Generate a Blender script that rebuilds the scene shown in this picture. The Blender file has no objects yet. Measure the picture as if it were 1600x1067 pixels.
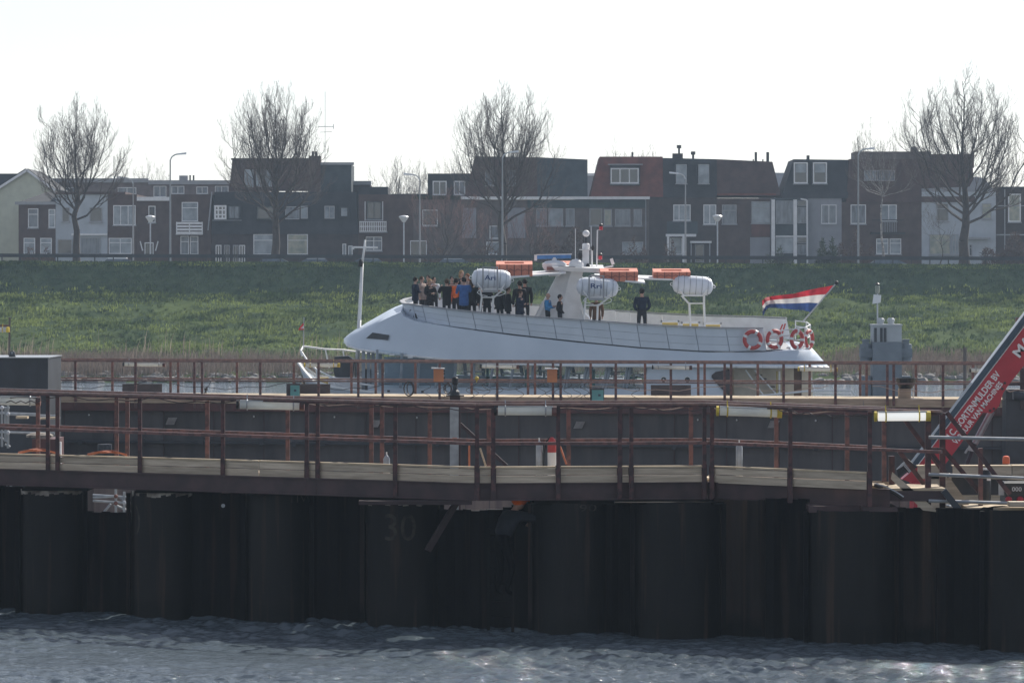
import bpy, bmesh, math, random
import numpy as np
from mathutils import Vector, Matrix
random.seed(7); np.random.seed(7)
R = math.radians
SC = bpy.context.scene
COL = SC.collection

# ------------------------------------------------------------ camera, sky, sun
F = 6000.0; YH = 445.0; HC = 5.7           # lens in photo pixels, horizon row, eye height over the water
cd = bpy.data.cameras.new('camera'); cam = bpy.data.objects.new('camera', cd); COL.objects.link(cam)
cd.sensor_width = 36; cd.lens = F/1600*36; cd.shift_y = -(533.5-YH)/1600
cd.clip_start = 1; cd.clip_end = 6000
cam.location = (0, 0, HC); cam.rotation_euler = (R(90), 0, 0)
SC.camera = cam
SUN_EL, SUN_AZ = 41.0, 33.0                 # azimuth to the right of the view direction
w = bpy.data.worlds.new('World'); SC.world = w; w.use_nodes = True
nt = w.node_tree; nt.nodes.clear()
out = nt.nodes.new('ShaderNodeOutputWorld'); bg = nt.nodes.new('ShaderNodeBackground')
sky = nt.nodes.new('ShaderNodeTexSky'); sky.sky_type = 'NISHITA'; sky.sun_disc = False
sky.sun_elevation = R(SUN_EL); sky.sun_rotation = R(SUN_AZ)
sky.air_density = 1.0; sky.dust_density = 0.3; sky.ozone_density = 2.5
bg.inputs[1].default_value = 0.105
hs = nt.nodes.new('ShaderNodeHueSaturation'); hs.inputs['Saturation'].default_value = .5   # pale, washed-out spring sky
tn = nt.nodes.new('ShaderNodeMixRGB'); tn.blend_type = 'MULTIPLY'; tn.inputs[0].default_value = 1; tn.inputs[2].default_value = (1.015, .985, 1.0, 1)
nt.links.new(sky.outputs[0], hs.inputs['Color']); nt.links.new(hs.outputs[0], tn.inputs[1]); nt.links.new(tn.outputs[0], bg.inputs[0]); nt.links.new(bg.outputs[0], out.inputs[0])
sd = bpy.data.lights.new('sun', 'SUN'); sd.energy = 5.0; sd.angle = R(0.55); sd.color = (1, .94, .85)
sun = bpy.data.objects.new('sun', sd); COL.objects.link(sun)
sv = Vector((math.sin(R(SUN_AZ))*math.cos(R(SUN_EL)), math.cos(R(SUN_AZ))*math.cos(R(SUN_EL)), math.sin(R(SUN_EL))))
sun.rotation_euler = sv.to_track_quat('Z', 'Y').to_euler(); sun.location = (0, 0, 60)
SC.view_settings.view_transform = 'Standard'; SC.view_settings.look = 'None'
SC.view_settings.gamma = 1; SC.view_settings.exposure = 0.4
SC.cycles.max_bounces = 8; SC.cycles.transparent_max_bounces = 24
SC.cycles.volume_bounces = 0
HAZE = .00028

# ------------------------------------------------------------ helpers
def W(px, py, D): return Vector(((px-800)*D/F, D, HC-(py-YH)*D/F))
def Zp(py, D): return HC-(py-YH)*D/F
def Xp(px, D): return (px-800)*D/F
def lerp(t, x):
    if x <= t[0][0]: return t[0][1]
    for (a, b), (c, d) in zip(t, t[1:]):
        if x <= c: return b+(d-b)*(x-a)/(c-a)
    return t[-1][1]

MATS = {}
def mat(name, col, rough=.6, metal=0, var=.25, scale=3.0, bump=0.0, bscale=None, col2=None, spec=.5,
        streak=None, transl=0, emit=None, detail=6, rnd=0, mixpos=(.35, .65)):
    m = bpy.data.materials.new(name); m.use_nodes = True; n = m.node_tree; N = n.nodes; L = n.links
    b = N['Principled BSDF']; b.inputs['Roughness'].default_value = rough; b.inputs['Metallic'].default_value = metal
    b.inputs['Specular IOR Level'].default_value = spec
    tc = N.new('ShaderNodeTexCoord'); mp = N.new('ShaderNodeMapping')
    L.new(tc.outputs['Object'], mp.inputs[0])
    if streak: mp.inputs['Scale'].default_value = streak
    no = N.new('ShaderNodeTexNoise'); no.inputs['Scale'].default_value = scale; no.inputs['Detail'].default_value = detail
    L.new(mp.outputs[0], no.inputs['Vector'])
    r = N.new('ShaderNodeValToRGB'); L.new(no.outputs['Fac'], r.inputs[0])
    c2 = col2 if col2 else tuple(c*(1-var) for c in col)
    c1 = col if col2 else tuple(min(1, c*(1+var*.6)) for c in col)
    r.color_ramp.elements[0].position = mixpos[0]; r.color_ramp.elements[1].position = mixpos[1]
    r.color_ramp.elements[0].color = (*c2, 1); r.color_ramp.elements[1].color = (*c1, 1)
    if rnd:
        oi = N.new('ShaderNodeObjectInfo'); mr = N.new('ShaderNodeMapRange'); mr.inputs[3].default_value = 1-rnd; mr.inputs[4].default_value = 1+rnd*.6
        hv = N.new('ShaderNodeHueSaturation'); L.new(oi.outputs['Random'], mr.inputs[0]); L.new(mr.outputs[0], hv.inputs['Value']); L.new(r.outputs[0], hv.inputs['Color']); r = hv
    L.new(r.outputs[0], b.inputs['Base Color'])
    if bump:
        bn = N.new('ShaderNodeTexNoise'); bn.inputs['Scale'].default_value = bscale or scale*4; bn.inputs['Detail'].default_value = 4
        L.new(mp.outputs[0], bn.inputs['Vector'])
        bu = N.new('ShaderNodeBump'); bu.inputs['Strength'].default_value = .6; bu.inputs['Distance'].default_value = bump
        L.new(bn.outputs['Fac'], bu.inputs['Height']); L.new(bu.outputs[0], b.inputs['Normal'])
    if transl:
        t = N.new('ShaderNodeBsdfTranslucent'); mx = N.new('ShaderNodeMixShader'); mx.inputs[0].default_value = transl
        L.new(r.outputs[0], t.inputs[0]); L.new(b.outputs[0], mx.inputs[1]); L.new(t.outputs[0], mx.inputs[2])
        L.new(mx.outputs[0], N['Material Output'].inputs[0])
    if emit:
        b.inputs['Emission Color'].default_value = (*emit[:3], 1); b.inputs['Emission Strength'].default_value = emit[3]
    MATS[name] = m; return m

def glassmat(name, tint, refl=.25, rough=.03):
    m = bpy.data.materials.new(name); m.use_nodes = True; n = m.node_tree; N = n.nodes; L = n.links
    N.remove(N['Principled BSDF'])
    t = N.new('ShaderNodeBsdfTransparent'); t.inputs[0].default_value = (*tint, 1)
    g = N.new('ShaderNodeBsdfGlossy'); g.inputs[0].default_value = (.9, .93, 1, 1); g.inputs[1].default_value = rough
    fr = N.new('ShaderNodeLayerWeight'); fr.inputs[0].default_value = refl
    mx = N.new('ShaderNodeMixShader'); L.new(fr.outputs['Fresnel'], mx.inputs[0])
    L.new(t.outputs[0], mx.inputs[1]); L.new(g.outputs[0], mx.inputs[2]); L.new(mx.outputs[0], N['Material Output'].inputs[0])
    MATS[name] = m; return m

class MB:
    def __init__(s): s.v = []; s.f = []
    def add(s, vs, fs):
        o = len(s.v); s.v += [tuple(v) for v in vs]; s.f += [tuple(i+o for i in f) for f in fs]; return s
    def hexa(s, p):   # p: 8 corners, bottom 0-3 (ccw), top 4-7
        return s.add(p, [(3, 2, 1, 0), (4, 5, 6, 7), (0, 1, 5, 4), (1, 2, 6, 5), (2, 3, 7, 6), (3, 0, 4, 7)])
    def box(s, x0, x1, y0, y1, z0, z1):
        return s.hexa([(x0, y0, z0), (x1, y0, z0), (x1, y1, z0), (x0, y1, z0), (x0, y0, z1), (x1, y0, z1), (x1, y1, z1), (x0, y1, z1)])
    def bar(s, a, b, wd, hd, up=(0, 0, 1)):   # rectangular bar from a to b
        a = Vector(a); b = Vector(b); d = (b-a).normalized(); u = Vector(up)
        sx = d.cross(u)
        if sx.length < 1e-4: sx = Vector((1, 0, 0))
        sx.normalize(); u = sx.cross(d).normalized(); sx *= wd/2; u *= hd/2
        return s.hexa([a-sx-u, a+sx-u, b+sx-u, b-sx-u, a-sx+u, a+sx+u, b+sx+u, b-sx+u])
    def tube(s, a, b, r, n=6, r2=None, cap=True):
        a = Vector(a); b = Vector(b); r2 = r if r2 is None else r2; d = (b-a)
        if d.length < 1e-6: return s
        d.normalize(); x = d.orthogonal().normalized(); y = d.cross(x); vs = []
        for k in range(n):
            t = 2*math.pi*k/n; q = x*math.cos(t)+y*math.sin(t); vs.append(a+q*r); vs.append(b+q*r2)
        fs = [(2*k, 2*((k+1) % n), 2*((k+1) % n)+1, 2*k+1) for k in range(n)]
        if cap: fs += [tuple(2*k for k in range(n))[::-1], tuple(2*k+1 for k in range(n))]
        return s.add(vs, fs)
    def path(s, pts, r, n=6):
        for a, b in zip(pts, pts[1:]): s.tube(a, b, r, n)
        return s
    def prism(s, poly, y0, y1):   # poly of (x,z), extruded in y
        n = len(poly); vs = [(x, y0, z) for x, z in poly]+[(x, y1, z) for x, z in poly]
        fs = [tuple(range(n)), tuple(range(n, 2*n))[::-1]]+[(i, i+n, (i+1) % n+n, (i+1) % n) for i in range(n)]
        return s.add(vs, fs)
    def lathe(s, prof, c, n=14, axis='z'):   # prof: (r, h)
        c = Vector(c); vs = []; fs = []
        for r, h in prof:
            for k in range(n):
                t = 2*math.pi*k/n; a, b = r*math.cos(t), r*math.sin(t)
                vs.append(c+(Vector((a, b, h)) if axis == 'z' else Vector((h, a, b)) if axis == 'x' else Vector((a, h, b))))
        for i in range(len(prof)-1):
            for k in range(n):
                fs.append((i*n+k, i*n+(k+1) % n, (i+1)*n+(k+1) % n, (i+1)*n+k))
        fs.append(tuple(range(n))[::-1]); fs.append(tuple(range((len(prof)-1)*n, len(prof)*n)))
        return s.add(vs, fs)
    def ball(s, c, rx, ry=None, rz=None, n=10, m=7):
        ry = ry or rx; rz = rz or rx; c = Vector(c)
        prof = [(math.sin(math.pi*(i+.02)/(m+.04)), -math.cos(math.pi*(i+.02)/(m+.04))) for i in range(m+1)]
        o = len(s.v); s.lathe(prof, (0, 0, 0), n)
        s.v[o:] = [(c.x+v[0]*rx, c.y+v[1]*ry, c.z+v[2]*rz) for v in s.v[o:]]; return s
    def ring(s, c, R0, r, axis, n=20, k=8):   # torus
        c = Vector(c); ax = Vector(axis).normalized(); x = ax.orthogonal().normalized(); y = ax.cross(x); vs = []; fs = []
        for i in range(n):
            t = 2*math.pi*i/n; d = x*math.cos(t)+y*math.sin(t)
            for j in range(k):
                u = 2*math.pi*j/k; vs.append(c+d*(R0+r*math.cos(u))+ax*r*math.sin(u))
        for i in range(n):
            for j in range(k): fs.append((i*k+j, ((i+1) % n)*k+j, ((i+1) % n)*k+(j+1) % k, i*k+(j+1) % k))
        return s.add(vs, fs)

WO = {}
def tomesh(mb, name, org, mats, smooth=False):
    me = bpy.data.meshes.new(name); o = Vector(org)
    me.from_pydata([(v[0]-o.x, v[1]-o.y, v[2]-o.z) for v in mb.v], [], mb.f); me.update()
    for m in (mats if isinstance(mats, (list, tuple)) else [mats]): me.materials.append(MATS[m])
    bm = bmesh.new(); bm.from_mesh(me); bmesh.ops.recalc_face_normals(bm, faces=bm.faces); bm.to_mesh(me); bm.free()
    if smooth:
        me.shade_smooth()
        if smooth is not True: me.set_sharp_from_angle(angle=R(smooth))
    return me
def thing(name, label, cat, loc, group=None):
    o = bpy.data.objects.new(name, None); COL.objects.link(o); o.location = loc; o.empty_display_size = .3
    o['label'] = label; o['category'] = cat
    if group: o['group'] = group
    WO[o.name] = Vector(loc); return o
def part(name, mb, m, parent, label=None, smooth=False, kind=None):
    org = WO[parent.name]
    o = bpy.data.objects.new(name, tomesh(mb, name, org, m, smooth)); COL.objects.link(o); o.parent = parent
    WO[o.name] = org
    if label: o['label'] = label
    if kind: o['kind'] = kind
    return o
def solo(name, mb, m, label=None, cat=None, group=None, kind=None, smooth=False):
    xs = np.array(mb.v); org = Vector(((xs[:, 0].min()+xs[:, 0].max())/2, (xs[:, 1].min()+xs[:, 1].max())/2, xs[:, 2].min()))
    o = bpy.data.objects.new(name, tomesh(mb, name, org, m, smooth)); COL.objects.link(o); o.location = org
    if label: o['label'] = label
    if cat: o['category'] = cat
    if group: o['group'] = group
    if kind: o['kind'] = kind
    WO[o.name] = org; return o
def inst(name, me, parent, loc, rot=(0, 0, 0), scale=(1, 1, 1)):
    o = bpy.data.objects.new(name, me); COL.objects.link(o); o.parent = parent
    o.location = Vector(loc)-WO[parent.name]; o.rotation_euler = rot; o.scale = scale
    WO[o.name] = Vector(loc); return o
def npmesh(name, V, Fq, m, label=None, cat=None, kind=None, parent=None, smooth=False):
    me = bpy.data.meshes.new(name); k = Fq.shape[1]
    me.vertices.add(len(V)); me.vertices.foreach_set('co', V.astype(np.float32).ravel())
    me.loops.add(Fq.size); me.loops.foreach_set('vertex_index', Fq.astype(np.int32).ravel())
    me.polygons.add(len(Fq)); me.polygons.foreach_set('loop_start', np.arange(0, Fq.size, k, dtype=np.int32))
    me.update(calc_edges=True); me.materials.append(MATS[m])
    if smooth: me.shade_smooth()
    o = bpy.data.objects.new(name, me); COL.objects.link(o)
    if kind: o['kind'] = kind
    if label: o['label'] = label
    if cat: o['category'] = cat
    if parent: o.parent = parent
    return o
def text_mb(s, origin, xdir, zdir, length=None, height=None, off=0.0, bold=0.0, sx=1.0):
    cu = bpy.data.curves.new('lettering', 'FONT'); cu.body = s; cu.size = 1; cu.offset = bold; cu.resolution_u = 3
    ob = bpy.data.objects.new('lettering', cu); COL.objects.link(ob)
    dg = bpy.context.evaluated_depsgraph_get(); me = bpy.data.meshes.new_from_object(ob.evaluated_get(dg))
    vs = np.array([v.co[:] for v in me.vertices]); fs = [tuple(p.vertices) for p in me.polygons]
    COL.objects.unlink(ob); bpy.data.objects.remove(ob); bpy.data.meshes.remove(me)
    x0, x1 = vs[:, 0].min(), vs[:, 0].max(); h = .72
    kx = (length/(x1-x0)) if length else height/h*sx; kz = (height/h) if height else kx
    xd = Vector(xdir).normalized(); zd = Vector(zdir).normalized(); nn = xd.cross(zd); o = Vector(origin)
    mb = MB(); mb.add([o+xd*((v[0]-x0)*kx)+zd*(v[1]*kz)+nn*off for v in vs], fs); return mb

# ------------------------------------------------------------ materials
mat('asphalt', (.055, .055, .06), .9, var=.3, scale=1)
mat('dyke_soil', (.08, .11, .045), .95, col2=(.03, .05, .028), scale=.35, bump=.15, bscale=3, spec=.02)
mat('mown_grass', (.048, .072, .05), .95, col2=(.026, .046, .034), scale=1.2, bump=.05, bscale=9, spec=.0)
mat('tuft_dark', (.075, .11, .065), .9, col2=(.036, .06, .042), scale=.35, transl=.3, spec=.02)
mat('tuft_grass', (.2, .25, .085), .9, col2=(.045, .075, .038), scale=.3, transl=.45, detail=10, mixpos=(.4, .62), spec=.03)
mat('reed', (.25, .2, .17), .9, col2=(.14, .115, .1), scale=1.5, transl=.3, spec=.05)
mat('plume', (.38, .31, .25), .9, scale=2, transl=.35, spec=.05)
mat('rock', (.22, .21, .2), .9, var=.4, scale=2, bump=.05)
mat('concrete', (.2, .19, .17), .9, var=.3, scale=1.2)
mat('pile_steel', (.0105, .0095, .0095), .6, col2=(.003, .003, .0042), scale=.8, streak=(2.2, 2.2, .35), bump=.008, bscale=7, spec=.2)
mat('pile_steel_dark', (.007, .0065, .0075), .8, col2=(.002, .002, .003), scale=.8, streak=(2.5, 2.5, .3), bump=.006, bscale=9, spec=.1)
mat('pile_rust', (.034, .023, .019), .85, col2=(.009, .008, .008), scale=1.1, streak=(3, 3, .25), bump=.006, spec=.2)
mat('chalk', (.05, .042, .034), .9, col2=(.008, .008, .009), scale=7, mixpos=(.38, .6))
mat('brace_dark', (.03, .016, .018), .7)
mat('work_black', (.004, .004, .005), .9, spec=.03)
mat('lime', (.36, .33, .28), .9, col2=(.1, .08, .07), scale=6, bump=.01)
mat('red_steel', (.095, .042, .043), .5, col2=(.045, .026, .029), scale=9, spec=.35, mixpos=(.42, .58))
mat('rail_steel', (.165, .072, .064), .5, col2=(.08, .042, .041), scale=9, spec=.5, mixpos=(.42, .58))
mat('dark_red_beam', (.07, .04, .042), .65, col2=(.042, .026, .029), scale=3)
mat('rust_rail', (.2, .1, .08), .36, col2=(.09, .045, .042), scale=8, spec=.7)
mat('timber', (.58, .49, .38), .85, col2=(.4, .33, .25), scale=2.2, streak=(.8, 1, 10), bump=.004, bscale=14, rnd=.2)
mat('timber_dark', (.44, .34, .25), .85, col2=(.3, .23, .17), scale=3, streak=(.7, 1, 9), rnd=.2)
mat('plank_top', (.6, .49, .34), .8, col2=(.42, .33, .22), scale=2.5, rnd=.2)
mat('inner_wall', (.1, .095, .096), .6, col2=(.055, .053, .057), scale=.9, streak=(2, 2, .5), bump=.01, spec=.35, rnd=.1)
mat('inner_low', (.2, .15, .13), .8, col2=(.12, .09, .085), scale=1.4, streak=(4, 4, .3))
mat('waler', (.1, .035, .033), .6, col2=(.06, .025, .026), scale=3)
mat('box_steel', (.035, .04, .05), .5, var=.25, scale=1.6, spec=.4)
mat('galvanised', (.34, .36, .38), .4, metal=.5, var=.2, scale=6)
mat('lamp_tube', (.78, .8, .78), .25, var=.06, scale=4, spec=.6, transl=.5)
mat('lamp_lit', (.8, .8, .78), .25, var=.03, emit=(1, .98, .92, .45))
mat('yellow', (.6, .45, .05), .6, scale=5)
mat('cable', (.05, .04, .04), .6)
mat('cable_orange', (.42, .13, .06), .5)
mat('cable_pale', (.45, .33, .26), .6)
mat('black', (.012, .012, .014), .5)
mat('rubber', (.02, .02, .022), .8)
mat('white_paint', (.57, .64, .72), .32, col2=(.5, .57, .65), scale=.7, spec=.5, bump=.004, bscale=.9)  # white boat paint, with the blue of sky-lit shade put into its colour
mat('white_mat', (.74, .75, .75), .5, var=.08, scale=3)
mat('cream', (.6, .54, .44), .6, var=.12, scale=3)
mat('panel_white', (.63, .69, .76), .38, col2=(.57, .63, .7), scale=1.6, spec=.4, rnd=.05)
mat('seam', (.27, .29, .32), .7)
mat('dark_trim', (.03, .035, .042), .5)
mat('navy_glass', (.2, .28, .36), .15, var=.15, scale=.7, spec=.7)
mat('mast_steel', (.5, .52, .55), .35, var=.1, scale=5)
mat('mullion', (.26, .3, .34), .5)
mat('band_grey', (.32, .35, .4), .5)
mat('brown_door', (.13, .07, .045), .6)
mat('salmon', (.62, .23, .15), .7, col2=(.5, .17, .11), scale=4)
mat('salmon_dark', (.2, .08, .06), .7)
mat('red_buoy', (.5, .055, .05), .5, var=.15)
mat('red_lamp', (.55, .01, .03), .3)
mat('raft_white', (.66, .7, .76), .38, var=.08, scale=3)
mat('ink_blue', (.02, .06, .2), .6)
mat('radar_blue', (.07, .22, .5), .5)
mat('flag_red', (.42, .025, .04), .7, var=.3, scale=3, transl=.3)
mat('flag_white', (.66, .64, .62), .7, var=.12, scale=3, transl=.3)
mat('flag_blue', (.035, .07, .2), .7, var=.3, scale=3, transl=.3)
mat('bench_yellow', (.5, .38, .1), .6)
mat('boom_red', (.48, .035, .05), .42, col2=(.4, .03, .045), scale=2.5, spec=.4)
mat('boom_blue', (.045, .075, .11), .45)
mat('sign_white', (.78, .76, .76), .6, var=.05)
mat('beacon', (.85, .14, .03), .35)
mat('teal', (.12, .34, .33), .5, var=.15)
mat('orange_box', (.52, .2, .08), .6, var=.15)
mat('plate_brown', (.07, .055, .055), .7, var=.3)
mat('skin', (.42, .26, .2), .6, var=.08)
mat('tower_grey', (.17, .2, .23), .75, var=.2, scale=1.4)
mat('tower_pale', (.42, .45, .47), .7, var=.1, scale=2)
mat('weathered_wood', (.15, .13, .12), .9, var=.3, streak=(3, 3, .3))
mat('bark', (.06, .05, .045), .95, var=.3, scale=3)
mat('twig', (.12, .1, .092), .9, var=.25, scale=1)
mat('twig_pink', (.22, .13, .12), .9, var=.25, scale=1)
mat('birch', (.4, .38, .36), .8, col2=(.1, .09, .09), scale=5)
mat('shrub', (.075, .052, .045), .95, var=.35, scale=1, transl=.2)
mat('shrub_green', (.03, .045, .025), .95, var=.35, scale=1, transl=.2)
for n_, c_ in dict(brick_brown=(.085, .055, .05), brick_dark=(.05, .038, .038), brick_red=(.13, .05, .042), brick_grey=(.12, .1, .095),
                   plaster_white=(.42, .46, .5), plaster_grey=(.27, .28, .31), plaster_cream=(.52, .54, .43), slate=(.03, .032, .038),
                   slate_blue=(.045, .06, .07), tile_brown=(.075, .042, .038), tile_red=(.16, .048, .036), band_green=(.035, .06, .065),
                   flat_brick=(.16, .13, .13)).items():
    mat(n_, c_, .85, var=.1 if 'plaster' in n_ else .28, scale=1.3, bump=.02, bscale=7)
mat('trim_white', (.74, .75, .76), .6, var=.08)
mat('trim_grey', (.3, .31, .33), .6, var=.1)
mat('pane_dark', (.03, .038, .05), .08, spec=.8, scale=.6, var=.4)
mat('pane_curtain', (.17, .2, .24), .2, col2=(.07, .085, .11), spec=.7, scale=1.4, streak=(3, 1, .7))
mat('pane_light', (.3, .35, .4), .2, col2=(.14, .17, .2), spec=.7, scale=1.1)
mat('pane_warm', (.42, .4, .32), .3, col2=(.2, .24, .2), spec=.5, scale=2)
mat('car_white', (.7, .72, .74), .2, var=.03, spec=.7)
mat('car_silver', (.33, .36, .4), .25, metal=.5, var=.05)
mat('car_dark', (.03, .035, .045), .2, spec=.7)
mat('car_glass', (.1, .13, .16), .05, spec=1)
mat('tyre', (.02, .02, .02), .8)
mat('fence_dark', (.035, .042, .05), .6, var=.2)
glassmat('boat_glass', (.93, .96, .97), .25)
glassmat('fixture_glass', (.75, .8, .8), .35, .15)

def tide(name, z0=3.25, col=(.016, .013, .009)):   # tide band and rust runs; z counted from the wall's foot 3 m under water
    m = MATS[name]; N = m.node_tree.nodes; L = m.node_tree.links; b = N['Principled BSDF']; src = b.inputs['Base Color'].links[0].from_socket
    tc = N.new('ShaderNodeTexCoord'); sp = N.new('ShaderNodeSeparateXYZ'); L.new(tc.outputs['Object'], sp.inputs[0])
    n1 = N.new('ShaderNodeTexNoise'); n1.inputs['Scale'].default_value = 2.2; n1.inputs['Detail'].default_value = 5; L.new(tc.outputs['Object'], n1.inputs[0])
    ma = N.new('ShaderNodeMath'); ma.operation = 'MULTIPLY_ADD'; L.new(n1.outputs['Fac'], ma.inputs[0]); ma.inputs[1].default_value = -.5; L.new(sp.outputs[2], ma.inputs[2])
    mr = N.new('ShaderNodeMapRange'); L.new(ma.outputs[0], mr.inputs[0]); mr.inputs[1].default_value = z0-.35; mr.inputs[2].default_value = z0-.1; mr.inputs[3].default_value = 1; mr.inputs[4].default_value = 0
    mx = N.new('ShaderNodeMixRGB'); L.new(mr.outputs[0], mx.inputs[0]); L.new(src, mx.inputs[1]); mx.inputs[2].default_value = (.004, .0042, .004, 1)
    mp = N.new('ShaderNodeMapping'); mp.inputs['Scale'].default_value = (5, 5, .25); L.new(tc.outputs['Object'], mp.inputs[0])
    n2 = N.new('ShaderNodeTexNoise'); n2.inputs['Scale'].default_value = 1.3; n2.inputs['Detail'].default_value = 5; L.new(mp.outputs[0], n2.inputs[0])
    r2 = N.new('ShaderNodeValToRGB'); r2.color_ramp.elements[0].position = .55; r2.color_ramp.elements[1].position = .7; L.new(n2.outputs['Fac'], r2.inputs[0])
    m2 = N.new('ShaderNodeMixRGB'); L.new(r2.outputs[0], m2.inputs[0]); L.new(mx.outputs[0], m2.inputs[1]); m2.inputs[2].default_value = (*col, 1); L.new(m2.outputs[0], b.inputs['Base Color'])
tide('pile_steel', col=(.04, .024, .017)); tide('pile_steel_dark', col=(.022, .014, .011)); tide('pile_rust', col=(.05, .03, .02))
# ------------------------------------------------------------ terrain and water
def near_y(X): X = max(-24, min(24, X)); return 63.31-.4135*X
def far_y(X): X = max(-24, min(24, X)); return 108.0-.175*X     # front face of the far walkway
def Dn(px): return 67-7*px/1600
def Df(px): return 110.5-5*px/1600
PITX = 23.0
def waves(X, Y):
    h = np.zeros_like(X); rs = np.random.RandomState(3)
    for i in range(48):
        L_ = .17*(1.058**i)*(.85+.3*rs.rand()); a = rs.normal(.1, .8); k = 2*math.pi/L_
        amp = .0105*(L_/.45)**.8*math.exp(-(math.log(L_/.45))**2/1.4)
        ph = k*(math.sin(a)*X+math.cos(a)*Y)+rs.rand()*6.28+1.3*np.sin(X*1.1+i)+1.2*np.sin(Y*.8+i*2)
        sn = np.sin(ph); h += amp*(sn-.75*np.abs(sn)+.45)*(.65+.5*np.sin(X*.8+i*1.7+.9*np.sin(Y*.7+i)))
    h += .012*np.sin(2*math.pi*(Y+.3*X)/3.1+np.sin(X*.6))+.01*np.sin(2*math.pi*(Y-.4*X)/5.3)
    g = .62+.38*np.sin(X*.42+.6*np.sin(Y*.35))*np.sin(Y*.55+1+.5*np.sin(X*.3))
    return h*g
def build_water():
    xs = np.concatenate([[-1500, -700, -300, -120, -60, -PITX-1, -16, -12.5], np.arange(-9.8, 9.801, .045), [12.5, 16, PITX+1, 60, 120, 300, 700, 1500]])
    vs = np.concatenate([[-.35], np.arange(0, 15.01, .032), np.array([17, 20, 26, 40, 80, 200])])   # metres in front of the wall
    G = []
    for X in xs:
        ny = near_y(X)+.55
        G.append(ny-vs)
    Y = np.array(G).T; X = np.tile(xs, (len(vs), 1)); Z = waves(X, Y)
    dense = (np.abs(X) < 12.5) & (Y > 45)
    Z = np.where(dense, Z, 0)
    ex = np.clip((9.8-np.abs(X))/1.0, 0, 1); Z *= ex
    V1 = np.stack([X, Y, Z], -1)
    fars = np.array([far_y(x)+2.9 for x in xs])
    rows = []
    for t in (0, .15, .4, .7, 1.0):
        y = fars+(236-fars)*t; rows.append(np.stack([xs, y, np.zeros_like(xs)], -1))
    V2 = np.array(rows)
    nv, nx = V1.shape[:2]; V = np.concatenate([V1.reshape(-1, 3), V2.reshape(-1, 3)])
    def grid(o, r, c):
        i, j = np.meshgrid(np.arange(r-1), np.arange(c-1), indexing='ij'); a = o+i*c+j
        return np.stack([a, a+1, a+c+1, a+c], -1).reshape(-1, 4)
    F1 = grid(0, nv, nx)[:, ::-1]; o2 = nv*nx; F2 = grid(o2, 5, nx)
    Fx = []
    for j in range(nx-1):
        if xs[j+1] <= -PITX-1 or xs[j] >= PITX+1: Fx.append((j, j+1, o2+j+1, o2+j))
    npmesh('water', V, np.concatenate([F1, F2, np.array(Fx)]), 'water', kind='structure', smooth=True)
def watermat():
    m = mat('water', (.085, .11, .128), .06, scale=.5, var=.12); N = m.node_tree.nodes; L = m.node_tree.links; b = N['Principled BSDF']
    b.inputs['IOR'].default_value = 1.45; b.inputs['Specular IOR Level'].default_value = .8; b.inputs['Roughness'].default_value = .04
    tc = N.new('ShaderNodeTexCoord'); mp = N.new('ShaderNodeMapping'); L.new(tc.outputs['Object'], mp.inputs[0]); mp.inputs['Scale'].default_value = (.7, 1, 1)
    n1 = N.new('ShaderNodeTexNoise'); n1.inputs['Scale'].default_value = 9; n1.inputs['Detail'].default_value = 6; n1.inputs['Roughness'].default_value = .6
    L.new(mp.outputs[0], n1.inputs[0]); bu = N.new('ShaderNodeBump'); bu.inputs['Strength'].default_value = .8; bu.inputs['Distance'].default_value = .05
    L.new(n1.outputs['Fac'], bu.inputs['Height']); L.new(bu.outputs[0], b.inputs['Normal'])
watermat(); build_water()

# pit floor and its closed ends
solo('dock_floor', MB().add([(-PITX-1, near_y(-PITX)+.5, -5), (PITX+1, near_y(PITX)+.5, -5), (PITX+1, far_y(PITX)+3, -5), (-PITX-1, far_y(-PITX)+3, -5)], [(0, 1, 2, 3)]), 'concrete', kind='structure')
for sx in (-1, 1):
    mb = MB().box(sx*PITX-.3, sx*PITX+.3, near_y(sx*PITX)-.2, far_y(sx*PITX)+3, -5.2, 2.3)
    solo('end_wall', mb, 'pile_steel', ('left' if sx < 0 else 'right')+' closing wall of dark steel beyond the edge of the picture', 'wall')
# water bed
solo('river_bed', MB().add([(-1500, -150, -6), (1500, -150, -6), (1500, 240, -6), (-1500, 240, -6)], [(0, 1, 2, 3)]), 'concrete', kind='structure')

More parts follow.
